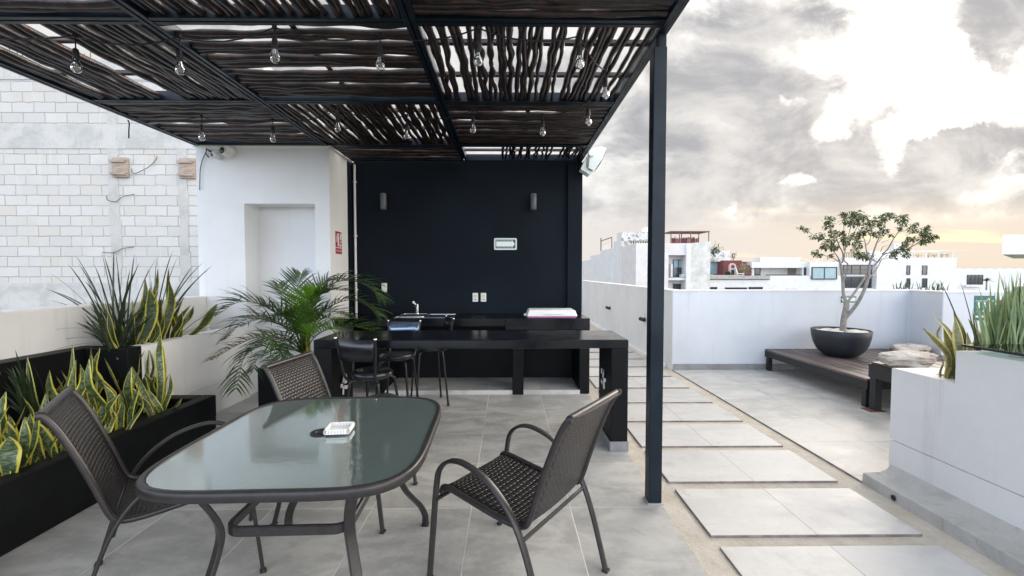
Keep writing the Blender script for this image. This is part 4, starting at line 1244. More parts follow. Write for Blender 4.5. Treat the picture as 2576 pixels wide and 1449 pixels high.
frond([(1140, 880, 4.2), (960, 830, 3.95), (760, 860, 3.85), (600, 950, 3.8), (540, 1110, 3.78)], 20, .22, M['palm_dark'], .5)
frond([(1140, 860, 4.2), (1000, 700, 3.95), (830, 660, 3.85), (760, 720, 3.8), (880, 880, 3.8)], 20, .24, M['palm'], .45)
frond([(1150, 820, 4.2), (1110, 500, 4.25), (1060, 250, 4.3), (1090, 60, 4.35), (1130, -60, 4.4)], 22, .27, M['palm_dark'], .15)
frond([(1150, 800, 4.2), (1120, 520, 4.1), (1150, 340, 4.05), (1210, 220, 4.0), (1290, 110, 3.95)], 24, .24, M['palm_bright'], .2, 'bright yellow-green young frond')
frond([(1160, 800, 4.2), (1170, 560, 4.15), (1240, 400, 4.1), (1310, 250, 4.1), (1340, 150, 4.1)], 22, .22, M['palm'], .25)
frond([(1180, 820, 4.25), (1250, 450, 4.3), (1400, 120, 4.35), (1640, 10, 4.4), (1900, 60, 4.45), (2080, 230, 4.45)], 30, .38, M['palm_dark'], .55)
frond([(1180, 840, 4.25), (1300, 500, 4.3), (1480, 320, 4.35), (1720, 240, 4.4), (1920, 310, 4.45), (2040, 430, 4.45)], 26, .33, M['palm_dark'], .55)
frond([(1180, 850, 4.2), (1300, 680, 4.15), (1500, 580, 4.1), (1750, 560, 4.05), (1970, 610, 4.0)], 24, .24, M['palm'], .2)
frond([(1170, 840, 4.2), (1230, 620, 4.2), (1370, 430, 4.2), (1500, 380, 4.25), (1640, 430, 4.3)], 22, .28, M['palm'], .4)
frond([(1170, 860, 4.2), (1230, 700, 4.0), (1300, 600, 3.95), (1390, 560, 3.9), (1470, 600, 3.9)], 20, .24, M['palm_bright'], .25)
frond([(1140, 860, 4.2), (1060, 640, 4.0), (960, 480, 3.95), (870, 430, 3.9), (800, 480, 3.9)], 20, .26, M['palm'], .45)
frond([(1150, 830, 4.2), (1180, 480, 4.4), (1260, 200, 4.5), (1400, 40, 4.6), (1560, -10, 4.7)], 24, .30, M['palm_dark'], .35)
frond([(1140, 840, 4.2), (1080, 520, 4.4), (980, 280, 4.5), (880, 150, 4.55), (850, 60, 4.6)], 20, .22, M['palm_dark'], .25)
frond([(1150, 880, 4.2), (1050, 830, 3.9), (950, 850, 3.8), (850, 930, 3.75), (760, 1010, 3.7)], 20, .20, M['palm_dark'], .35)
frond([(1160, 880, 4.2), (1100, 760, 3.9), (1010, 760, 3.8), (950, 850, 3.75), (960, 950, 3.72)], 18, .20, M['palm'], .4)
frond([(1150, 860, 4.2), (1150, 620, 4.0), (1110, 480, 3.9), (1040, 400, 3.85), (980, 420, 3.85)], 20, .22, M['palm'], .35)
for pp, nl_, ll_, mm_, dr_ in (
    ([(1150, 850, 4.2), (1060, 620, 4.05), (930, 430, 4.0), (800, 330, 3.95), (690, 330, 3.9)], 22, .28, 'palm', .35),
    ([(1160, 850, 4.2), (1180, 600, 4.1), (1250, 330, 4.1), (1350, 190, 4.1), (1450, 150, 4.1)], 22, .27, 'palm', .3),
    ([(1160, 850, 4.2), (1240, 640, 4.1), (1340, 500, 4.05), (1450, 460, 4.0), (1560, 500, 4.0)], 20, .25, 'palm', .35),
    ([(1150, 860, 4.2), (1000, 760, 4.1), (820, 720, 4.0), (640, 760, 3.95), (520, 860, 3.95)], 22, .25, 'palm_dark', .4),
    ([(1160, 840, 4.2), (1200, 500, 4.3), (1290, 260, 4.4), (1450, 130, 4.4), (1680, 130, 4.4)], 24, .30, 'palm_dark', .4)):
    frond(pp, nl_, ll_, M[mm_], dr_)
for x, yb, yt, Y in ((1130, 905, 560, 4.2), (1165, 905, 590, 4.22), (1200, 900, 600, 4.25), (1215, 900, 640, 4.2), (1180, 905, 620, 4.15)):
    a, b_ = at(*ppx(x + 6, yb), Y), at(*ppx(x, yt), Y); a.z = min(a.z, .50)
    W(MB().tube([a, a.lerp(b_, .5) + Vector((.008, 0, 0)), b_], [.014, .012, .008], 8), 'cane', M['palm_stem'], pt)

# ================================================================ deck, bench, rocks, bowl, tree
t = thing('wooden_deck', 'low platform of dark boards on a black steel frame against the white parapet', 'deck', (4.8, 5.3, 0))
b = MB(); x = 3.792
while x < 5.9:
    b.box(x, 4.41, .283, min(x + .129, 5.915), 6.185, .31); x += .142
W(b, 'boards', M['deck'], t, bevel=.003)
W(MB().box(3.79, 4.40, .20, 3.84, 6.185, .281).box(3.841, 4.40, .20, 5.915, 4.45, .281).box(4.8, 4.451, .20, 4.85, 6.18, .28), 'frame', M['deck_steel'], t)
for xx, yy in ((3.795, 6.10), (3.795, 4.42), (5.82, 4.42), (5.82, 6.1), (4.8, 4.42)):
    l = W(MB().box(xx, yy, .006, xx + .055, yy + .055, .199), 'leg', M['deck_steel'], t)
t = thing('bench', 'dark steel framed bench with board top, higher than the deck beside it', 'bench', (4.6, 4.0, 0))
b = MB(); x = 3.80
while x < 5.9: b.box(x, 3.55, .482, min(x + .129, 5.9), 4.375, .502); x += .142
W(b, 'boards', M['deck'], t, bevel=.003)
W(MB().box(3.785, 3.545, .34, 3.83, 4.385, .481).box(3.831, 4.335, .34, 5.9, 4.384, .481).box(3.831, 3.546, .34, 5.9, 3.595, .481), 'frame', M['deck_steel'], t)
for xx, yy in ((3.79, 4.30), (3.79, 3.55), (5.8, 4.30), (5.8, 3.55)):
    l = W(MB().box(xx, yy, .008, xx + .07, yy + .07, .34), 'leg', M['deck_steel'], t)
    W(MB().box(xx - .06, yy - .04, .0, xx + .11, yy + .11, .007), 'foot_plate', M['rust'], l) if False else None
    fp = MB().box(xx - .07, yy - .03, .0, xx + .10, yy + .10, .007).build('foot_plate', M['rust'], l)
def rock(c, sx, sy, sz, seed, label, rz):
    bm = bmesh.new(); bmesh.ops.create_icosphere(bm, subdivisions=5, radius=1)
    from mathutils import noise as mn
    o = Vector((seed * 3.1, seed * 1.7, 0))
    for v in bm.verts:
        p = v.co.copy()
        p.z = math.copysign(abs(p.z) ** .55, p.z) if abs(p.z) > 1e-6 else 0
        n = mn.fractal(p * 1.3 + o, 1.0, 2.0, 6)
        ly = .09 * math.sin(p.z * 9 + n * 3)
        p *= 1 + .20 * n + ly * (1 - abs(p.z)) * .6
        p.x *= 1 + .25 * p.z * (1 if p.x > 0 else .6)
        v.co = Vector((p.x * sx, p.y * sy, max(p.z, -.8) * sz))
    me = bpy.data.meshes.new('rock'); bm.to_mesh(me); bm.free()
    for p in me.polygons: p.use_smooth = True
    me.materials.append(M['rock'])
    ob = bpy.data.objects.new('rock', me); C.objects.link(ob); ob.location = c; ob.rotation_euler.z = rz
    e = ob.modifiers.new('edge', 'EDGE_SPLIT'); e.split_angle = rad(32)
    tag(ob, label, 'rock')
a = at(2272, 911, 4.2)
rock((a.x, 4.16, .502 + .062), .225, .15, .080, 2, 'pale layered rock lying on the bench corner', rad(-8))
a = at(2297, 877, 5.83)
rock((a.x, 5.86, .31 + .05), .24, .15, .068, 5, 'greyish rock lying on the dark deck by the parapet', rad(6))

PB = Vector((4.49, 5.66, .31))
t = thing('bowl_pot', 'dark round bowl pot with white stones standing on the deck', 'pot', PB)
MB().lathe([(.15, 0), (.20, .02), (.265, .085), (.305, .17), (.328, .27), (.336, .352), (.330, .358), (.316, .352), (.308, .29), (.0005, .285)], n=48).build('bowl', M['bowl'], t)
b = MB(); R2 = random.Random(3)
MB().lathe([(.307, .292), (.0005, .296)], n=32).build('soil', M['soil'], t)
from mathutils import noise as mn
bm = bmesh.new()
for i, (x, y, r) in enumerate(((-.15, -.10, .125), (.10, -.15, .14), (.20, .02, .10), (-.05, .14, .12), (-.20, .08, .09), (.12, .15, .10), (.0, -.22, .08), (-.235, -.05, .06), (.24, -.09, .06))):
    g2 = bmesh.ops.create_icosphere(bm, subdivisions=3, radius=1)
    for v in g2['verts']:
        n = mn.noise(v.co * 1.6 + Vector((i * 5, 0, 0)))
        v.co = Vector((x + v.co.x * r * (1 + .18 * n), y + v.co.y * r * (1 + .18 * n), .315 + v.co.z * .038 * (1 + .2 * n)))
me = bpy.data.meshes.new('stones'); bm.to_mesh(me); bm.free()
for p in me.polygons: p.use_smooth = True
me.materials.append(M['pebble']); ob = bpy.data.objects.new('stones', me); C.objects.link(ob); ob.parent = t

# tree in the bowl: limbs drawn as 3-D paths round the pot's axis
TY = 5.66
def tp3(x, y, dy=0.0): return at(1999 + x * .2223, 523.2 + y * .2223, TY + dy)
tr = thing('potted_tree', 'small pale-barked tree with an open spreading crown growing from the bowl pot', 'tree', (PB.x, PB.y, .60))
mb = MB()
def limb(pts, r0, r1, n=9):
    p = smooth_path([tp3(*q) for q in pts], 6); m = len(p) - 1; r0 *= .86; r1 *= .9
    mb.tube(p, [r0 + (r1 - r0) * (i / m) ** .8 for i in range(m + 1)], n)
limb([(545,1390,0),(558,1250,0),(585,1110,0),(580,1060,0)], .046, .034, 12)
limb([(585,1080,0),(552,970,.02),(545,830,.03),(528,700,.05),(520,640,.05)], .026, .016)
limb([(560,1260,0),(640,1170,-.04),(720,1060,-.08),(790,920,-.12),(830,790,-.14),(848,640,-.15)], .030, .019)
limb([(590,1075,0),(690,940,.06),(760,840,.10),(850,700,.14),(940,610,.18),(1020,520,.2),(1200,490,.22),(1320,440,.24),(1420,380,.25),(1540,330,.25)], .019, .005)
limb([(545,840,.03),(575,760,.0),(603,680,-.05),(598,630,-.08),(560,590,-.1),(572,480,-.12),(590,380,-.15),(625,250,-.18),(645,150,-.2)], .014, .004)
limb([(520,640,.05),(490,560,.1),(430,480,.14),(370,420,.16)], .012, .004)
limb([(510,610,.06),(400,550,.14),(330,540,.18),(230,515,.2)], .008, .003)
limb([(540,620,.05),(548,520,.0),(505,430,-.05),(470,340,-.08),(410,240,-.1),(390,130,-.1)], .012, .004)
limb([(470,430,.1),(370,370,.05),(240,320,.0),(140,260,-.05),(65,215,-.08)], .008, .003)
limb([(560,480,-.1),(550,350,-.04),(560,200,.02),(570,80,.05)], .008, .003)
limb([(600,400,-.15),(660,300,-.1),(720,190,-.06),(740,90,-.05)], .008, .003)
limb([(848,640,-.15),(900,480,-.18),(935,380,-.2),(990,250,-.22),(1060,110,-.22)], .014, .004)
limb([(930,400,-.2),(1000,330,-.15),(1050,270,-.12)], .006, .003)
limb([(850,600,-.15),(812,480,-.2),(790,360,-.24),(720,230,-.26)], .011, .004)
limb([(800,430,-.2),(850,370,-.12),(870,230,-.06),(860,160,-.05)], .007, .003)
limb([(990,520,.2),(1050,470,.1),(1120,350,.04),(1175,270,.0),(1210,200,-.03),(1240,110,-.05)], .011, .004)
limb([(1170,275,.0),(1280,250,.05),(1360,230,.08)], .006, .003)
limb([(840,800,-.1),(930,690,.0),(990,580,.05),(1080,560,.1),(1140,520,.12)], .010, .003)
limb([(940,610,.18),(880,590,.1),(800,550,.0),(720,530,-.05)], .007, .003)
limb([(1320,440,.24),(1340,380,.2),(1280,340,.15)], .005, .003)
limb([(990,390,-.1),(1040,370,.0),(1090,350,.02)], .005, .0025)
limb([(970,500,.15),(1000,440,.1),(1050,430,.1)], .005, .0025)
W(mb, 'trunk', M['bark'], tr)
CL = [(70,220,30),(130,245,30),(215,330,32),(300,320,55),(390,130,55),(380,200,60),(430,290,60),(400,400,65),(340,440,40),(440,450,45),(230,510,42),(290,535,30),(420,540,30),(560,80,50),(650,90,60),(720,70,60),(790,100,50),(560,150,42),(650,170,55),(740,150,55),(820,220,60),(860,160,40),(700,320,60),(760,290,50),(560,350,50),(540,280,36),(580,400,36),(720,410,60),(690,470,35),(780,540,55),(720,530,50),(840,545,50),(950,140,70),(1030,100,60),(1095,85,48),(970,210,50),(1040,270,40),(950,300,52),(1090,310,22),(1180,130,45),(1240,110,55),(1230,170,45),(1190,230,30),(1340,240,60),(1370,180,25),(1290,350,45),(1350,350,40),(1470,260,60),(1480,330,80),(1560,340,55),(1600,320,30),(1510,210,30),(1240,440,55),(1260,520,50),(1130,530,58),(1250,400,40),(1160,480,30),(640,330,26),(880,290,30),(1440,390,36)]
lf = MB(); RT = random.Random(11)
for cx, cy, r in CL:
    n = int(10 + r * r * .024)
    dy0 = RT.uniform(-.22, .25)
    for _ in range(n):
        a = RT.uniform(0, 6.28); q = r * math.sqrt(RT.random())
        p = tp3(cx + q * math.cos(a), cy + q * math.sin(a) * .85, dy0 + RT.uniform(-1, 1) * r * .0014)
        az = RT.uniform(0, 6.28); l = RT.uniform(.032, .062)
        out = Vector((math.cos(az), math.sin(az), RT.uniform(-.3, .5)))
        tip = p + out * l * .75 - Vector((0, 0, l * RT.uniform(.2, .75)))
        mid = p + out * l * .5 + Vector((0, 0, l * .08))
        sd = out.cross(Vector((0, 0, 1)))
        w = l * RT.uniform(.36, .5)
        lf.blade(bez(p, mid, tip, 4), [w * .25, w * .85, w, w * .65, w * .05], sd, .12, RT.uniform(-.4, .4))
W(lf, 'crown', M['tree_leaf'], tr)

# ================================================================ plants in the right planter
def rpx(px, py): return (2173.4 + px * .1851, 704.3 + py * .1851)
R = random.Random(8)
RS = [
 [(790,645,1075,2.60,.035,.16),(1245,1050,1110,2.56,.06,.05),(1000,1000,1080,2.62,.02,.1)],
 [(915,480,1330,2.56,.062,.20),(1050,600,1400,2.62,.055,.10),(1220,720,1290,2.60,.05,.0),(1080,640,1270,2.55,.045,.12)],
 [(1215,415,1330,2.60,.055,.0),(1240,500,1320,2.54,.062,.02),(1415,520,1400,2.54,.045,.0),(1400,700,1430,2.5,.04,.0),(1480,1020,1400,2.52,.05,.0),(1330,1180,1390,2.51,.04,0)],
]
RL = ['thin drooping snake plant at the far corner of the white planter well', 'arching yellow-striped snake plant in the middle of the white planter well', 'upright snake plant with an orange-tinged leaf, against the higher planter block']
for lv, lab in zip(RS, RL):
    mb = MB()
    for (tx, ty, bx_, Y, w, bow) in lv:
        xb = 2173.4 + bx_ * .1851
        base = at(xb, 960, Y); base.z = .69
        tip = at(*rpx(tx, ty), Y + R.uniform(-.03, .05))
        snake_leaf(mb, R, base, tip, w, bow)
    clump('snake_plant', lab, 'plant', mb, M['snake_dry'], 'snake plants in the stepped planter')
mb = MB()
for i in range(150):
    bx_ = R.uniform(1660, 2420); xb = 2173.4 + bx_ * .1851
    Y = R.uniform(2.47, 2.66)
    base = at(xb, 870, Y); base.z = .69
    h = R.uniform(.12, .46) * (1.0 if bx_ > 1750 else .8)
    tip = base + Vector((R.uniform(-.16, .14), R.uniform(-.05, .05), .30 + h))
    strap(mb, R, base, tip, R.uniform(.014, .026), .04)
clump('grassy_plant', 'pale green upright strap-leaved clump behind the glass pane at the right edge', 'plant', mb, M['grass_pale'])
mb = MB()
for tx, ty, bx_ in ((1030,0,1560),(1300,0,1640),(1440,545,1660),(1450,440,1640),(1900,-80,2050),(2020,-60,2100),(2130,-120,2080),(1470,400,1600),(1490,610,1680),(1330,600,1560)):
    xb = 2173.4 + bx_ * .1851
    base = at(xb, 880, 2.55); base.z = .69
    strap(mb, R, base, at(*rpx(tx, ty), 2.5 + R.uniform(-.1, .1)), R.uniform(.010, .016), .08)
clump('grassy_plant', 'sparse long dark strap leaves sticking out left of the pale clump', 'plant', mb, M['grass_dark'])

# ---- black round-backed lounge seat behind those plants
t = thing('round_lounge_seat', 'black hooded round lounge seat behind the pale green clump', 'seat', (5.34, 3.75, 0))
ro, ri = .66, .60
def hood(r, z1, thick):
    vs = []; n = 28; rows = 8
    return n, rows
b = MB(); n = 30
arc = [rad(-35 + 250 * i / n) for i in range(n + 1)]
for (r, flip) in ((.68, False), (.615, True)):
    vs = []; rows = [0.04, .3, .6, .9, 1.12, 1.24, 1.30]
    for z in rows:
        k = 1.0 if z < .9 else math.sqrt(max(.0, 1 - ((z - .9) / .62) ** 2))
        for a in arc: vs.append((5.34 + r * k * math.cos(a), 3.75 + r * k * math.sin(a), -.02 + z * (r / .68) ** .3))
    fs = []
    m = n + 1
    for i in range(len(rows) - 1):
        for j in range(n):
            q = (i*m+j, i*m+j+1, (i+1)*m+j+1, (i+1)*m+j); fs.append(q[::-1] if flip else q)
    b.add(vs, fs, True)
W(b, 'shell', M['plastic_black'], t)
rim = []
for a in arc:
    k = math.sqrt(max(0, 1 - (.40 / .62) ** 2)); rim.append((5.34 + .648 * k * math.cos(a), 3.75 + .648 * k * math.sin(a), 1.275))
lft = [(5.34 + .648 * (1 if z < .9 else math.sqrt(1 - ((z - .9) / .62) ** 2)) * math.cos(arc[-1]), 3.75 + .648 * (1 if z < .9 else math.sqrt(1 - ((z - .9) / .62) ** 2)) * math.sin(arc[-1]), -.02 + z) for z in (.06, .3, .6, .9, 1.05, 1.2, 1.295)]
W(MB().tube(lft, .035, 8), 'rim', M['grey_metal'], t)
W(MB().tube(rim, .035, 8), 'rim', M['grey_metal'], t)
W(MB().lathe([(.58, .1), (.60, .2), (.60, .36), (.56, .42), (.0005, .43)], (5.34, 3.75, 0), 28), 'cushion', M['vinyl'], t)

# ---- green safety poster on the far right wall
q0, q1 = at(2450, 744, 5.72), at(2490, 806, 5.72)
t = thing('safety_poster', 'green safety poster with white pictograms on the white wall behind the round seat', 'sign', ((q0.x + q1.x) / 2 + .03, 5.72, (q0.z + q1.z) / 2))
w, h = .14, (q0.z - q1.z) / 2
MB().box(-w, -.005, -h, w, 0, h).build('plate', M['green_sign'], t)
b = MB().box(-w + .012, -.0065, h * .56, w - .012, -.0055, h * .60)
for x, z in ((-.085, .25), (-.005, .25), (.08, .25), (-.005, -.12), (.08, -.12), (-.085, -.12)):
    b.prism([(x - .022, z * h - .03), (x + .022, z * h - .03), (x + .012, z * h + .012), (x + .018, z * h + .03), (x, z * h + .042), (x - .018, z * h + .03), (x - .012, z * h + .012)], -.0065, -.0055, 'y')
b.prism([(.03, h * .66), (.075, h * .66), (.052, h * .86)], -.0065, -.0055, 'y')
b.prism([(-w + .02, -h * .75), (w - .02, -h * .75), (w - .02, -h * .62), (-w + .02, -h * .62)], -.0065, -.0055, 'y')
b.build('pictograms', M['sign_white'], t)
# ================================================================ unfinished block building on the left
t = thing('block_building', 'unfinished grey concrete block building rising behind the left parapet', 'building', (-8, 8.4, 0))
BY = 8.2
W(MB().box(-14, BY, -9.1, -4.6, 14, 5.42), 'blockwork', M['block'], t)
for z0, z1 in ((3.77, 4.22), (.35, 1.24), (5.05, 5.44)):
    W(MB().box(-14.01, BY - .014, z0, -4.59, BY - .001, z1), 'ring_beam', M['ring'], t)
for x0, x1 in ((-7.55, -7.36), (-6.24, -6.07), (-10.1, -9.74)):
    R = random.Random(int(x0 * -10))
    b = MB(); z = 1.241
    while z < 3.76:
        zz = min(z + R.uniform(.15, .4), 3.769); e0, e1 = R.uniform(-.02, .015), R.uniform(-.015, .02)
        b.box(x0 + e0, BY - .011, z, x1 + e1, BY - .001, zz); z = zz
    W(b, 'column', M['rough_concrete'], t)
    W(MB().box(x0, BY - .011, 4.221, x1, BY - .001, 5.049), 'column', M['rough_concrete'], t)
b = MB(); R = random.Random(2)
for x in (-9.9, -9.75, -9.6, -8.0, -7.5, -7.42, -7.34, -6.2, -6.1, -9.3, -9.2):
    for k in range(2): b.tube([(x + R.uniform(-.03, .03), BY + .1 + .1 * k, 5.42), (x + R.uniform(-.06, .06), BY + .1 + .1 * k, 5.42 + R.uniform(.15, .45))], .007, 5)
W(b, 'rebar', M['rust'], t)
b = MB()
for pts in (((488,560),(512,572),(545,585),(600,545),(640,520)), ):
    pass
def bpx(x, y): return (x * .2685, 389.1 + y * .2685)
for pts in (((1235,130),(1240,170),(1280,172),(1400,110),(1465,40),(1470,10)), ((1000,385),(1010,425),(1085,440),(1150,395),(1260,372)), ((960,915),(1065,918),(1150,880),(1255,865))):
    b.tube(smooth_path([at(*bpx(x, y), BY - .05) for x, y in pts]), .006, 5)
W(b, 'tie_wire', M['cable'], t)
for x0, y0, x1, y1, lab in ((285, 398, 327, 447, 'battened wooden board fixed high on the block wall, the one farther from the white tower'), (454, 400, 495, 450, 'battened wooden board fixed high on the block wall, close to the white tower edge')):
    a, c = at(x0, y0, BY), at(x1, y1, BY)
    o = thing('wooden_board', lab, 'board', ((a.x + c.x) / 2, BY - .015, (a.z + c.z) / 2), 0, 'boards on the block wall')
    w, h = (c.x - a.x) / 2, (a.z - c.z) / 2
    b = MB().box(-w + .02, -.045, -h, w, 0, h); b.build('panel', M['old_wood'], o, .003)
    for z in (h * .62, -h * .66): MB().box(-w - .005, -.085, z - .025, w * .86, -.046, z + .025).build('batten', M['old_wood'], o, .004)

# ================================================================ neighbouring buildings (each at its own distance, real size)
def c5(x, y): return (1435.5 + x * .14583, 570.2 + y * .14583)
def c6(x, y): return (1677 + x * .1823, 570.2 + y * .1823)
def c7(x, y): return (2079.5 + x * .1927, 570.2 + y * .1927)
def rect(cv, x0, y0, x1, y1, Y):
    a, b_ = at(*cv(x0, y0), Y), at(*cv(x1, y1), Y)
    return a.x, b_.z, b_.x, a.z
def vol(t, nm, m, cv, x0, y0, x1, y1, Y, dep, zb=None, bevel=0):
    a = rect(cv, x0, y0, x1, y1, Y)
    return W(MB().box(a[0], Y, a[1] if zb is None else zb, a[2], Y + dep, a[3]), nm, m, t, bevel=bevel)
def win(t, cv, x0, y0, x1, y1, Y, nx=2, nz=1, glass='far_glass', fw=.07, frame='far_dark', nm='window'):
    a = rect(cv, x0, y0, x1, y1, Y); b = MB(); f = Y - .10
    X0, Z0, X1, Z1 = a
    b.box(X0, f, Z0, X0 + fw, Y - .004, Z1); b.box(X1 - fw, f, Z0, X1, Y - .004, Z1)
    b.box(X0 + fw, f, Z0, X1 - fw, Y - .004, Z0 + fw); b.box(X0 + fw, f, Z1 - fw, X1 - fw, Y - .004, Z1)
    for i in range(1, nx):
        x = X0 + (X1 - X0) * i / nx; b.box(x - fw/2, f + .01, Z0 + fw, x + fw/2, Y - .006, Z1 - fw)
    for i in range(1, nz):
        z = Z0 + (Z1 - Z0) * i / nz; b.box(X0 + fw, f + .02, z - fw/3, X1 - fw, Y - .008, z + fw/3)
    o = W(b, nm, M[frame], t)
    MB().box(X0 + fw * .5, Y - .05, Z0 + fw * .5, X1 - fw * .5, Y - .012, Z1 - fw * .5).build('pane', M[glass], o)
    return o
def bush(c, rx, rz, n, seed, m, parent, name='crown', leaf=.12, up=.2):
    R = random.Random(seed); b = MB()
    for _ in range(n):
        u = Vector((R.gauss(0, .5), R.gauss(0, .5), R.gauss(0, .5)))
        p = Vector(c) + Vector((u.x * rx, u.y * rx, u.z * rz))
        a = R.uniform(0, 6.28); d = Vector((math.cos(a), math.sin(a), R.uniform(-.4, .8))) * leaf * R.uniform(.6, 1.4)
        b.blade([p, p + d * .5 + Vector((0, 0, leaf * up)), p + d], [leaf * .12, leaf * .4, leaf * .04], d.cross(Vector((0, 0, 1))), .1)
    return W(b, name, m, parent)

# --- tall white house nearest on the right of the black wall
YA = 45.0
A = thing('white_house', 'tall stained white house with stone-clad roof wall and rust-coloured roof canopy', 'building', (17, 50, 0))
xl = at(1599.6, 686, YA).x
x1 = at(1786.5, 686, YA).x; zt = at(1600, 611.8, YA).z
fx0, fz0, fx1, fz1 = rect(c5, 1690, 490, 1978, 1100, YA)
# front split round the balcony recess
W(MB().box(xl, YA, -9, fx0, YA + 6, zt).box(fx0, YA, fz1, fx1, YA + 6, zt).box(fx0, YA + 1.2, -9, fx1, YA + 6, fz1), 'front_wall', M['far_pink'], A)
ztr = at(*c5(2400, 250), YA).z
gw = MB(); gx = at(*c5(2060, 250), YA).x
gw.prism([(fx1, -9), (x1, -9), (x1, ztr), (gx, zt), (fx1, zt)], YA - .001, YA + 6, 'y')
W(gw, 'gable_wall', M['far_stain'], A)
a = rect(c5, 1985, 300, 2050, 1090, YA); W(MB().box(a[0], YA - .25, -9, a[2], YA - .002, a[3]), 'buttress', M['far_white'], A)
W(MB().box(fx0, YA + .1, at(*c5(1700, 875), YA).z - .3, fx1, YA + 1.19, at(*c5(1700, 875), YA).z), 'balcony_slab', M['far_white'], A)
W(MB().box(fx0, YA + .05, at(*c5(1700, 875), YA).z, fx1, YA + .09, at(*c5(1700, 868), YA).z), 'balcony_edge', M['far_dark'], A)
win(A, c5, 1763, 568, 1950, 868, YA + 1.19, 2, 1, 'far_teal'); win(A, c5, 1763, 985, 1945, 1100, YA + 1.19, 2)
a = rect(c5, 1765, 705, 1948, 866, YA + 1.08); W(MB().box(a[0], YA + 1.03, a[1], a[2], YA + 1.07, a[3]), 'lower_pane', M['far_glass'], A)
a = rect(c5, 1728, 640, 1752, 875, YA + .4); W(MB().box(a[0], YA + .3, a[1], a[2], YA + .9, a[3]), 'fin', M['far_white'], A)
a = rect(c5, 1898, 822, 1950, 872, YA + .5); W(MB().box(a[0], YA + .3, a[1], a[2], YA + .9, a[3]), 'plant_box', M['far_white'], A)
# long left side in steps
z2 = at(1560, 582.4, 50.4).z; z3 = at(1512, 631, 62).z; z4 = at(1508, 647, 62.6).z
W(MB().box(xl - .003, 51.0, -9, xl + 4.6, 53.0, z2), 'upper_storey', M['far_white'], A)
W(MB().box(xl + .02, 50.9, zt - .4, xl + 4.2, 50.999, z2 - .01), 'stone_wall', M['stone_clad'], A)
W(MB().box(xl + .25, 53.0, -9, xl + 5, 55.6, zt + .9), 'recess', M['far_white'], A)
W(MB().box(xl - .002, 55.6, -9, xl + 7, 62.4, z3), 'rear_wing', M['far_white'], A)
W(MB().box(xl + .02, 62.4, -9, xl + 7, 70, z4 + .45).box(xl + .04, 70, -9, xl + 7, 79, z4 - .15).box(xl + .06, 79, -9, xl + 7, 84, z4 - .9), 'far_wing', M['far_white'], A)
rb = MB(); rb.box(xl + .03, 55.8, z3, xl + .11, 55.88, z3 + 1.5); rb.box(xl + .0, 62.2, z3, xl + .12, 62.35, z3 + 1.9); rb.box(xl + .03, 55.88, z3 + 1.40, xl + .11, 62.2, z3 + 1.5)
W(rb, 'roof_frame', M['rust'], A)
rl = MB()
for i in range(9): rl.box(xl + .1, 56.0 + i * .7, z3, xl + .13, 56.03 + i * .7, z3 + .78)
rl.box(xl + .09, 55.9, z3 + .78, xl + .14, 62.1, z3 + .82)
W(rl, 'railing', M['far_white'], A)
a = rect(c5, 1185, 48, 1340, 95, 53); W(MB().lathe([(.5, 0), (.55, .2), (.55, .45), (.3, .62), (.12, .68)], ((a[0] + a[2]) / 2, 52.2, z2), 16), 'water_tank', M['far_white'], A)
for i in range(9):
    q = at(*c5(1040 + i * 42, 290), 46.2)
    b = MB(); R = random.Random(40 + i)
    for k in range(9):
        an = R.uniform(0, 6.28); p = Vector((q.x, 46.2, zt)); strap(b, R, p, p + Vector((math.cos(an) * .14, math.sin(an) * .14, R.uniform(.2, .5))), .06, .1)
    W(b, 'roof_plant', M['far_plant'], A)
q0 = at(*c5(1755, 125), 46.4); q1 = at(*c5(2400, 75), 46.4); cz = q1.z; cw = q1.x - q0.x
W(MB().box(q0.x - .2, 46.4, cz - .10, q1.x, 49.0, cz), 'canopy', M['rust'], A)
for fx in (.20, .50, .985):
    for yy_ in (46.45, 48.9):
        W(MB().box(q0.x + cw * fx - .035, yy_, zt, q0.x + cw * fx + .035, yy_ + .07, cz - .1), 'canopy_post', M['rust'], A)
fcn = MB(); R = random.Random(7); x = at(*c5(1742, 200), 48.0).x; xe = at(*c5(2195, 200), 48.0).x
while x < xe:
    fcn.box(x, 48.0, zt, x + .085, 48.03, zt + R.uniform(.72, .98)); x += R.choice((.086, .086, .086, .12))
W(fcn, 'slat_screen', M['brick_red'], A)

# --- white and red house with roof terrace
YB = 60.0
Bh = thing('terrace_house', 'white house with dark red wall and planted roof terrace, centre of the skyline', 'building', (32, 62, 0))
vol(Bh, 'lower_wall', M['far_white'], c6, 560, 727, 1432, 1000, YB, 12, -9)
vol(Bh, 'terrace_slab', M['concrete'], c6, 560, 680, 1430, 722, YB - .3, 12)
a = rect(c6, 560, 722, 1428, 731, YB - .3); W(MB().box(a[0], YB - .2, a[1], a[2], YB + .0, a[3]), 'slab_dark_line', M['far_dark'], Bh)  # thin dark bar just below the terrace slab
vol(Bh, 'upper_block', M['far_white'], c6, 560, 332, 868, 482, YB + 7, 6)
vol(Bh, 'roof_parapet', M['far_white'], c6, 560, 425, 868, 482, YB + 5, 1.9)
vol(Bh, 'door_wall', M['far_white'], c6, 560, 482, 790, 662, YB + 6.0, 3)
vol(Bh, 'red_wall', M['brick_red'], c6, 787, 466, 1036, 668, YB + 4, 3)
vol(Bh, 'red_wall', M['brick_red'], c6, 1037, 536, 1172, 668, YB + 4, 3)
win(Bh, c6, 590, 490, 702, 658, YB + 6, 1, 1, 'far_teal'); win(Bh, c6, 706, 488, 786, 658, YB + 6, 2)
win(Bh, c6, 597, 832, 695, 880, YB); win(Bh, c6, 805, 838, 1103, 880, YB, 3); win(Bh, c6, 1130, 832, 1322, 880, YB, 2); 
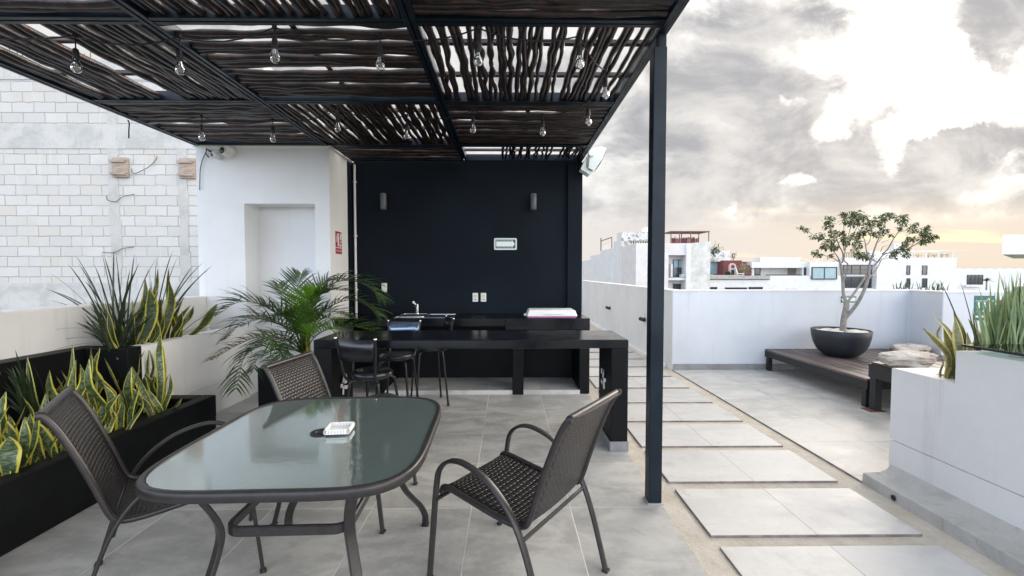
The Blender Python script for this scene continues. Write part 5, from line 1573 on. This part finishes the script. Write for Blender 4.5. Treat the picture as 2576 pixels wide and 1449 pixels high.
sp = MB(); a = rect(c6, 605, 270, 690, 320, YB + 8); sp.box(a[0], YB + 8, a[3] - .1, a[2], YB + 9.5, a[3])
for x in (a[0] + .1, a[2] - .2): sp.box(x, YB + 8.1, a[1], x + .05, YB + 8.2, a[3] - .1)
W(sp, 'solar_heater', M['far_white'], Bh)
def potplant(x, y, Y, w, h, seed, lab, cat='plant', n=220, leaf=.35, m='far_plant', nm='roof_plant', grp='plants on the far roofs'):
    q = at(x, y, Y); o = thing(nm, lab, cat, q, 0, grp)
    W(MB().tube([q, q + Vector((0, 0, h * .5))], .05, 6), 'stem', M['bark'], o)
    bush(q + Vector((0, 0, h * .62)), w, h * .55, n, seed, M[m], o, 'foliage', leaf)
potplant(*c6(655, 425), YB + 4.6, 1.0, 1.5, 1, 'big palm-like bush on the upper roof terrace above the glass doors', n=240, leaf=.42)
potplant(*c6(780, 425), YB + 4.7, .28, .55, 2, 'small pot plant on the upper roof edge, right of the big bush', n=60, leaf=.18)
potplant(*c6(920, 466), YB + 5.5, .45, 1.1, 3, 'thin yellowish little palm above the dark red wall', n=80, leaf=.28)
potplant(*c6(1068, 660), YB + 2.2, .95, 1.1, 4, 'light green shrub on the terrace before the dark red wall', n=220, leaf=.24, m='grass_pale')
potplant(*c6(640, 500), YB + 3.2, .7, .5, 5, 'green leaf cluster hanging before the terrace glass door', n=80, leaf=.28, m='grass_pale')
# sun lounger, pink oven
q = at(*c6(950, 668), YB + 1.5)
t = thing('sun_lounger', 'white sun lounger with raised back on the far roof terrace', 'lounger', q)
MB().box(.28, 0, .17, 1.3, .6, .26).build('seat', M['plastic_white'], t)
MB().prism([(0, 1.05), (.12, 1.08), (.38, .26), (.25, .18)], .0, .6, 'y').build('backrest', M['plastic_white'], t)
for x in (.35, 1.15): MB().box(x, .05, 0, x + .07, .55, .17).build('leg', M['plastic_white'], t)
q = at(*c6(912, 668), YB + 2.0)
t = thing('arched_oven', 'pink arched outdoor oven with dark mouth before the red wall', 'oven', q)
ar = [(.48 * math.cos(rad(a)), 1.25 + .5 * math.sin(rad(a))) for a in range(0, 181, 15)]
inn = [(.27 * math.cos(rad(a)), 1.2 + .3 * math.sin(rad(a))) for a in range(180, -1, -15)]
MB().prism(ar + [(-.48, 0)] + [(-.27, 0)] + inn + [(.27, 0), (.48, 0)], 0, .35, 'y').build('arch', M['pink'], t)
MB().box(-.27, .12, 0, .27, .34, 1.4).build('mouth', M['far_dark'], t)
MB().box(-.25, .04, .75, .25, .11, 1.05).build('shelf', M['concrete'], t)
b = MB(); R = random.Random(9)
for i in range(7):
    x = R.uniform(-1.2, -.5); b.box(x, -.3, 0, x + .2, -.1, R.uniform(.2, .8))
b.build('firewood', M['far_dark'], t)

# --- long white house with big pale window
YC = 63.0
Ch = thing('long_white_house', 'long low white house with a recessed gallery and a big pale blue window', 'building', (36, 60, 0))
vol(Ch, 'lower_wall', M['far_white'], c6, 1432, 676, 2410, 1000, YC, 2.5, -9)
vol(Ch, 'side_wall', M['far_white'], c6, 1172, 560, 1208, 676, YC + 1.2, 2); vol(Ch, 'roof_band', M['far_white'], c6, 1176, 486, 1978, 568, YC + .6, 4)
vol(Ch, 'gallery_wall', M['far_white'], c6, 1208, 568, 1990, 676, YC + 3.5, 1)
vol(Ch, 'wood_panel', M['far_wood'], c6, 1682, 568, 1875, 672, YC + 3.3, .15)
vol(Ch, 'pier', M['far_white'], c6, 1876, 568, 1892, 676, YC + .7, .5); vol(Ch, 'window_block', M['far_white'], c6, 1979, 486, 2362, 676, YC - .1, 3)
vol(Ch, 'roof_block', M['far_white'], c6, 1295, 425, 1582, 486, YC + 2.5, 2); vol(Ch, 'roof_block', M['far_white'], c6, 1583, 428, 1840, 486, YC + 2.7, 2)
win(Ch, c6, 2000, 556, 2346, 728, YC - .1, 2, 1, 'far_teal', .14); win(Ch, c6, 1212, 572, 1290, 672, YC + 3.4, 1, 1); win(Ch, c6, 1893, 558, 1978, 672, YC + .7, 1, 1)
a = rect(c6, 1385, 665, 1880, 674, YC); W(MB().box(a[0], YC + .1, a[1], a[2], YC + .3, a[3] + .05), 'gallery_rail', M['far_dark'], Ch)
for x0, x1 in ((1636, 1694), (1715, 1808), (2038, 2088)): vol(Ch, 'vent_slot', M['far_dark'], c6, x0, 861, x1, 869, YC - .03, .025)
a = rect(c6, 1060, 484, 1295, 492, YC + 2); W(MB().box(a[0], YC + 2, a[1], a[2], YC + 3, a[3]), 'pergola_roof', M['rust'], Ch)
fr = MB()
for (xa, ya), (xb, yb) in (((2000, 475), (2145, 435)), ((2080, 475), (2080, 452)), ((2145, 478), (2145, 435)), ((2060, 478), (2110, 445)), ((1835, 420), (1975, 478))):
    fr.tube([at(*c6(xa, ya), YC + 3), at(*c6(xb, yb), YC + 3)], .035, 5)
W(fr, 'roof_frame', M['far_white'], Ch)
W(MB().box(*[0]*6) if False else MB().tube([at(*c6(1488, 485), YC + 3.9), at(*c6(1488, 470), YC + 3.9)], .10, 8), 'roof_vent', M['far_dark'], Ch)

# --- white block with tall slit windows
YD = 70.0
Dh = thing('slit_window_house', 'white block with two glazed storeys at left and four slit windows, behind the potted tree', 'building', (46, 55, 0))
vol(Dh, 'main_wall', M['far_white'], c7, 662, 405, 1675, 1100, YD, 3, -9)
vol(Dh, 'glazed_wing', M['far_white'], c7, 205, 430, 661, 1100, YD + 1.0, 2, -9)
vol(Dh, 'roof_band', M['far_white'], c7, 205, 405, 661, 497, YD + .4, .55)
for z0, z1 in ((498, 628), (655, 803)): win(Dh, c7, 212, z0, 659, z1, YD + 1.0, 4, 2, 'far_glass', .10)
for z0, z1 in ((628, 640), (803, 830)): vol(Dh, 'storey_band', M['far_white'], c7, 205, z0, 661, z1, YD + .6, .39)
for x0, x1 in ((1044, 1084), (1247, 1306)):
    for z0, z1 in ((506, 628), (674, 795)): win(Dh, c7, x0, z0, x1, z1, YD, 1, 1, 'far_glass', .06)
vol(Dh, 'roof_room', M['far_white'], c7, 560, 318, 1090, 405, YD + 1.2, 1.6); vol(Dh, 'chimney_block', M['far_white'], c7, 885, 215, 1000, 318, YD + 1.5, 1)
fr = MB()
a = rect(c7, 1110, 312, 1650, 405, YD + .5)
for x in (a[0], (a[0] * .65 + a[2] * .35), (a[0] * .35 + a[2] * .65), a[2] - .12):
    fr.box(x, YD + .5, a[1], x + .12, YD + .62, a[3] - .1); fr.box(x, YD + 2.6, a[1], x + .12, YD + 2.72, a[3] - .1)
fr.box(a[0], YD + .5, a[3] - .1, a[2], YD + .62, a[3]); fr.box(a[0], YD + 2.6, a[3] - .1, a[2], YD + 2.72, a[3]); fr.box(a[2] - .12, YD + .63, a[3] - .1, a[2], YD + 2.59, a[3])
W(fr, 'roof_frame', M['far_white'], Dh)
rl = MB(); a = rect(c7, 240, 345, 560, 415, YD + 1.2)
for i in range(16): x = a[0] + (a[2] - a[0]) * i / 15; rl.box(x, YD + 1.2, a[1], x + .05, YD + 1.25, a[3])
rl.box(a[0], YD + 1.19, a[3], a[2], YD + 1.26, a[3] + .08)
W(rl, 'roof_railing', M['far_dark'], Dh)
for i, (x, w) in enumerate(((1190, 1.3), (1330, 1.1), (1410, 1.0), (1500, .8), (1570, 1.2))):
    potplant(*c7(x, 406), YD + 2, w * .42, .62, 20 + i, ('leftmost brownish shrub under the white roof frame', 'second brownish shrub under the white roof frame', 'middle brownish shrub under the white roof frame', 'fourth brownish shrub, thinnest under the white roof frame', 'rightmost brownish shrub under the white roof frame')[i], n=80, leaf=.16, grp='shrubs in the white roof frame')

# --- farther pale house at the right
YE = 78.0
Eh = thing('far_pale_house', 'flat pale house with one grilled window at the right end of the skyline', 'building', (68, 70, 0))
vol(Eh, 'wall', M['far_white'], c7, 1676, 552, 3200, 1100, YE, 5, -9)
win(Eh, c7, 1832, 628, 2034, 756, YE, 4, 3, 'far_glass', .08)
vol(Eh, 'sill', M['far_white'], c7, 1826, 760, 2036, 785, YE - .6, .59)
b = MB()
for i in range(7):
    q = at(*c7(1720 + i * 130, 552), YE + 2); b.box(q.x, YE + 2, q.z - .3, q.x + .6, YE + 3, q.z + .10)
W(b, 'roof_kerb', M['far_white'], Eh)
q = at(*c7(2085, 812), 40)
pm = thing('small_palm', 'small palm crown peeping over the parapet below the grilled window', 'plant', q)
b = MB(); R = random.Random(6)
for i in range(22):
    a_ = R.uniform(0, 6.28); l = R.uniform(.35, .75)
    p0 = q + Vector((0, 0, .75)); p1 = p0 + Vector((math.cos(a_) * l, math.sin(a_) * l, R.uniform(-.2, .35)))
    b.blade(bez(p0, p0.lerp(p1, .5) + Vector((0, 0, .15)), p1, 6), [.04, .09, .10, .09, .06, .04, .005], (-math.sin(a_), math.cos(a_), 0), .2)
W(b, 'crown', M['far_plant'], pm); W(MB().tube([q + Vector((0, 0, -6)), q + Vector((0, 0, .75))], .06, 8), 'trunk', M['bark'], pm)

# --- snake plants in a trough beyond the parapet
t = thing('outer_trough', 'row of slim snake plants in a trough just beyond the parapet top', 'plant', (6.8, 7.2, 1.0))
q0, q1 = at(*c7(930, 830), 7.2), at(*c7(1560, 830), 7.2)
W(MB().box(q0.x - .1, 7.1, .3, q1.x + .3, 7.35, 1.05), 'trough', M['far_white'], t)
b = MB(); R = random.Random(15)
for i in range(46):
    x = q0.x + (q1.x - q0.x) * R.choice((R.uniform(0, .28), R.uniform(.32, .98), R.uniform(.32, .98)))
    p = Vector((x, 7.22 + R.uniform(-.08, .08), 1.0)); snake_leaf(b, R, p, p + Vector((R.uniform(-.10, .10), R.uniform(-.05, .05), R.uniform(.17, .31))), R.uniform(.014, .022))
W(b, 'foliage', M['far_plant'], t)

# --- light grey roof slab of the stair housing on the right
q0, q1 = at(2522, 590, 14), at(2522, 640, 14)
t = thing('roof_slab', 'pale grey overhanging roof slab at the right edge above the skyline', 'roof', (q0.x, 14, q0.z))
W(MB().prism([(q0.x, 14), (q0.x + 9, 13.2), (q0.x + 10.6, 18), (q0.x * 18 / 14 + .5, 18)], q1.z, q0.z), 'slab', M['white'], t, bevel=.01)
W(MB().box(q0.x + 6.6, 14, -9, q0.x + 8.8, 15.2, q1.z), 'support_wall', M['white'], t)
# ================================================================ sky, sun, render settings
SAZ, SEL = rad(43), rad(19)
wd = bpy.data.worlds.new('World'); S.world = wd; wd.use_nodes = True
g = NT(wd.node_tree)
for n in list(g.n): g.n.remove(n)
out = g.new('ShaderNodeOutputWorld')
sky = g.new('ShaderNodeTexSky', sky_type='NISHITA'); sky.sun_disc = False; sky.sun_elevation = SEL; sky.sun_rotation = SAZ
sky.air_density = 1.0; sky.dust_density = 2.0
b1 = g.new('ShaderNodeBackground'); g.put(b1.inputs[0], sky.outputs[0]); b1.inputs[1].default_value = .05
d = g.new('ShaderNodeTexCoord').outputs['Generated']
x, y, z = g.sep(d)
yy = g.m('MAXIMUM', y, .25)
s = g.m('DIVIDE', x, yy); t = g.m('DIVIDE', z, yy)          # tangent of bearing / height, front half
zc = g.m('ADD', g.m('MAXIMUM', z, 0.0), .16)
pl = g.comb(g.m('DIVIDE', x, zc), g.m('DIVIDE', y, zc), 0.0)
st = g.comb(s, t, 0.0)
def total(items):
    a = items[0]
    for i in items[1:]: a = g.m('ADD', a, i)
    return a
# cloud banks: (bearing, height, half length, half width, slope, amount) with ragged outlines from a warped position
w1 = g.noise(g.map(st, (1, 1.3, 1)), 2.6, 3, .5, col=True); w2 = g.noise(st, 11, 6, .62, col=True)
def vma(a, k, b_):
    nd = g.new('ShaderNodeVectorMath', operation='MULTIPLY_ADD'); g.put(nd.inputs[0], a); nd.inputs[1].default_value = (k, k, 0); g.put(nd.inputs[2], b_); return nd.outputs[0]
wv = vma(w2, .13, vma(w1, .16, g.comb(g.m('SUBTRACT', s, .145), g.m('SUBTRACT', t, .145), 0.0)))
ws, wt, _u = g.sep(wv)
def blob(px, py, rx, ry, ang, amp):
    s0, t0, rs, rt = (px - 1277) / 1069, (686 - py) / 1069, rx / 1069, ry / 1069
    ca, sa = math.cos(rad(ang)), math.sin(rad(ang))
    ds = g.m('SUBTRACT', ws, s0); dt = g.m('SUBTRACT', wt, t0)
    u = g.m('ADD', g.m('MULTIPLY', ds, ca / rs), g.m('MULTIPLY', dt, sa / rs))
    v = g.m('ADD', g.m('MULTIPLY', ds, -sa / rt), g.m('MULTIPLY', dt, ca / rt))
    e = g.m('POWER', 2.718, g.m('MULTIPLY', g.m('ADD', g.m('MULTIPLY', u, u), g.m('MULTIPLY', v, v)), -1.0))
    return g.m('MULTIPLY', e, amp)
front = g.step(y, .05, .35)
bright = total([blob(2270, 90, 130, 200, 20, 1.3), blob(2130, 310, 190, 70, 30, .85), blob(2440, 270, 180, 75, -12, 1.3), blob(2230, 400, 75, 45, 25, 1.2), blob(2010, 450, 42, 20, 15, 1.0), blob(1845, 532, 24, 9, 0, .9), blob(2330, 345, 90, 30, 30, .8), blob(1960, 250, 45, 20, 45, .35), blob(1760, 5, 60, 30, 0, .5), blob(2390, 130, 30, 45, 20, .5), blob(1990, 250, 30, 22, 45, .5), blob(1850, 400, 60, 18, 30, .3)])
dark = total([blob(1890, 230, 210, 200, 40, 1.0), blob(2480, 95, 130, 120, 35, 1.0), blob(2270, 262, 130, 30, 32, 1.7), blob(2110, 425, 110, 66, 30, 1.7), blob(2400, 375, 200, 62, 16, 1.7), blob(1800, 480, 220, 80, 20, .85), blob(1960, 400, 80, 40, 30, .7), blob(2060, 250, 60, 40, 35, .5), blob(2380, 465, 260, 26, 10, .55), blob(1620, 330, 150, 150, 20, .35)])
n1 = g.noise(g.map(st, (2.4, 4.4, 1), (0, 0, rad(-24))), 1.7, 9, .60, .35)
n2 = g.noise(g.map(pl, (1, 1, 1), (0, 0, rad(35))), .9, 8, .58, .4)
n4 = g.noise(g.map(wv, (1.5, 8.5, 1), (0, 0, rad(-33))), 1.5, 6, .55)
D = g.m('ADD', g.m('ADD', g.m('ADD', g.m('MULTIPLY', g.m('SUBTRACT', n1, .5), 2.4), g.m('MULTIPLY', g.m('SUBTRACT', n4, .5), 2.2)), .22), g.m('SUBTRACT', g.m('MULTIPLY', dark, 1.0), g.m('MULTIPLY', bright, .95)))
cloud = g.step(D, -.22, .80)
silver = g.m('MULTIPLY', g.step(D, -.45, -.02), g.step(D, -.02, .40, 1.0, 0.0))
# light of the hidden sun
gx = g.m('SUBTRACT', s, .98); gy = g.m('SUBTRACT', t, .40)
r2 = g.m('ADD', g.m('MULTIPLY', gx, gx), g.m('MULTIPLY', gy, g.m('MULTIPLY', gy, 1.6)))
glow = g.m('POWER', 2.718, g.m('MULTIPLY', r2, -3.6))
clear = g.mix(glow, (.55, .545, .54), (1.02, .97, .89))
clear = g.mix(g.m('MULTIPLY', silver, g.m('MULTIPLY', glow, .7)), clear, (1.3, 1.22, 1.08))
grey = g.mix(g.step(n1, .36, .66), (.50, .485, .47), (.275, .276, .292))
low = g.step(g.m('SUBTRACT', t, g.m('MULTIPLY', s, .03)), .06, .19, 1.0, 0.0)
low = g.m('MULTIPLY', low, front)
streak = g.noise(g.map(st, (1.2, 15, 1), (0, 0, rad(-10))), 1.5, 6, .55)
cream = g.mix(g.step(streak, .52, .70), (.53, .47, .40), (.86, .71, .43))
cream = g.mix(g.step(s, .9, .3), cream, (.52, .49, .47))
colr = g.mix(cloud, clear, grey)
colr = g.mix(low, colr, cream)
# sky overhead and behind the viewer, brightness and tint shaped to light the walls
beh = g.step(y, .25, -.45)
topz = g.step(z, .50, .85)
colr = g.mix(topz, colr, (.84, .81, .77))
n3 = g.step(n2, .35, .65)
bz = g.step(z, .12, .62)
bcol = g.mix(bz, (2.05, 2.28, 2.66), (.62, .70, .84))
bcol = g.mix(1.0, bcol, g.mix(n3, (.86, .90, .97), (1.06, 1.05, 1.03)), 'MULTIPLY')
colr = g.mix(beh, colr, bcol)
side = g.m('MULTIPLY', g.step(x, .25, .75), g.step(y, .55, .15))  # warm glow added out of view at the right to brighten right-facing walls
colr = g.mix(side, colr, g.mix(n3, (2.35, 2.18, 1.98), (3.0, 2.8, 2.55)))
b2 = g.new('ShaderNodeBackground'); g.put(b2.inputs[0], colr); b2.inputs[1].default_value = 1.0
mx = g.new('ShaderNodeMixShader'); mx.inputs[0].default_value = .97
g.l.new(b1.outputs[0], mx.inputs[1]); g.l.new(b2.outputs[0], mx.inputs[2]); g.l.new(mx.outputs[0], out.inputs[0])

sun = bpy.data.lights.new('sun', 'SUN'); sun.energy = 1.5; sun.angle = rad(24); sun.color = (1.0, .90, .78)
so = bpy.data.objects.new('sun', sun); C.objects.link(so)
dv = Vector((math.sin(SAZ) * math.cos(SEL), math.cos(SAZ) * math.cos(SEL), math.sin(SEL)))
so.rotation_euler = dv.to_track_quat('Z', 'Y').to_euler(); so.location = dv * 50
S.view_settings.view_transform = 'Standard'; S.view_settings.look = 'None'; S.view_settings.exposure = 0.72; S.view_settings.gamma = 1.0
S.view_settings.use_curve_mapping = False
S.cycles.max_bounces = 8; S.cycles.transparent_max_bounces = 12; S.cycles.sample_clamp_indirect = 6
S.cycles.use_denoising = True
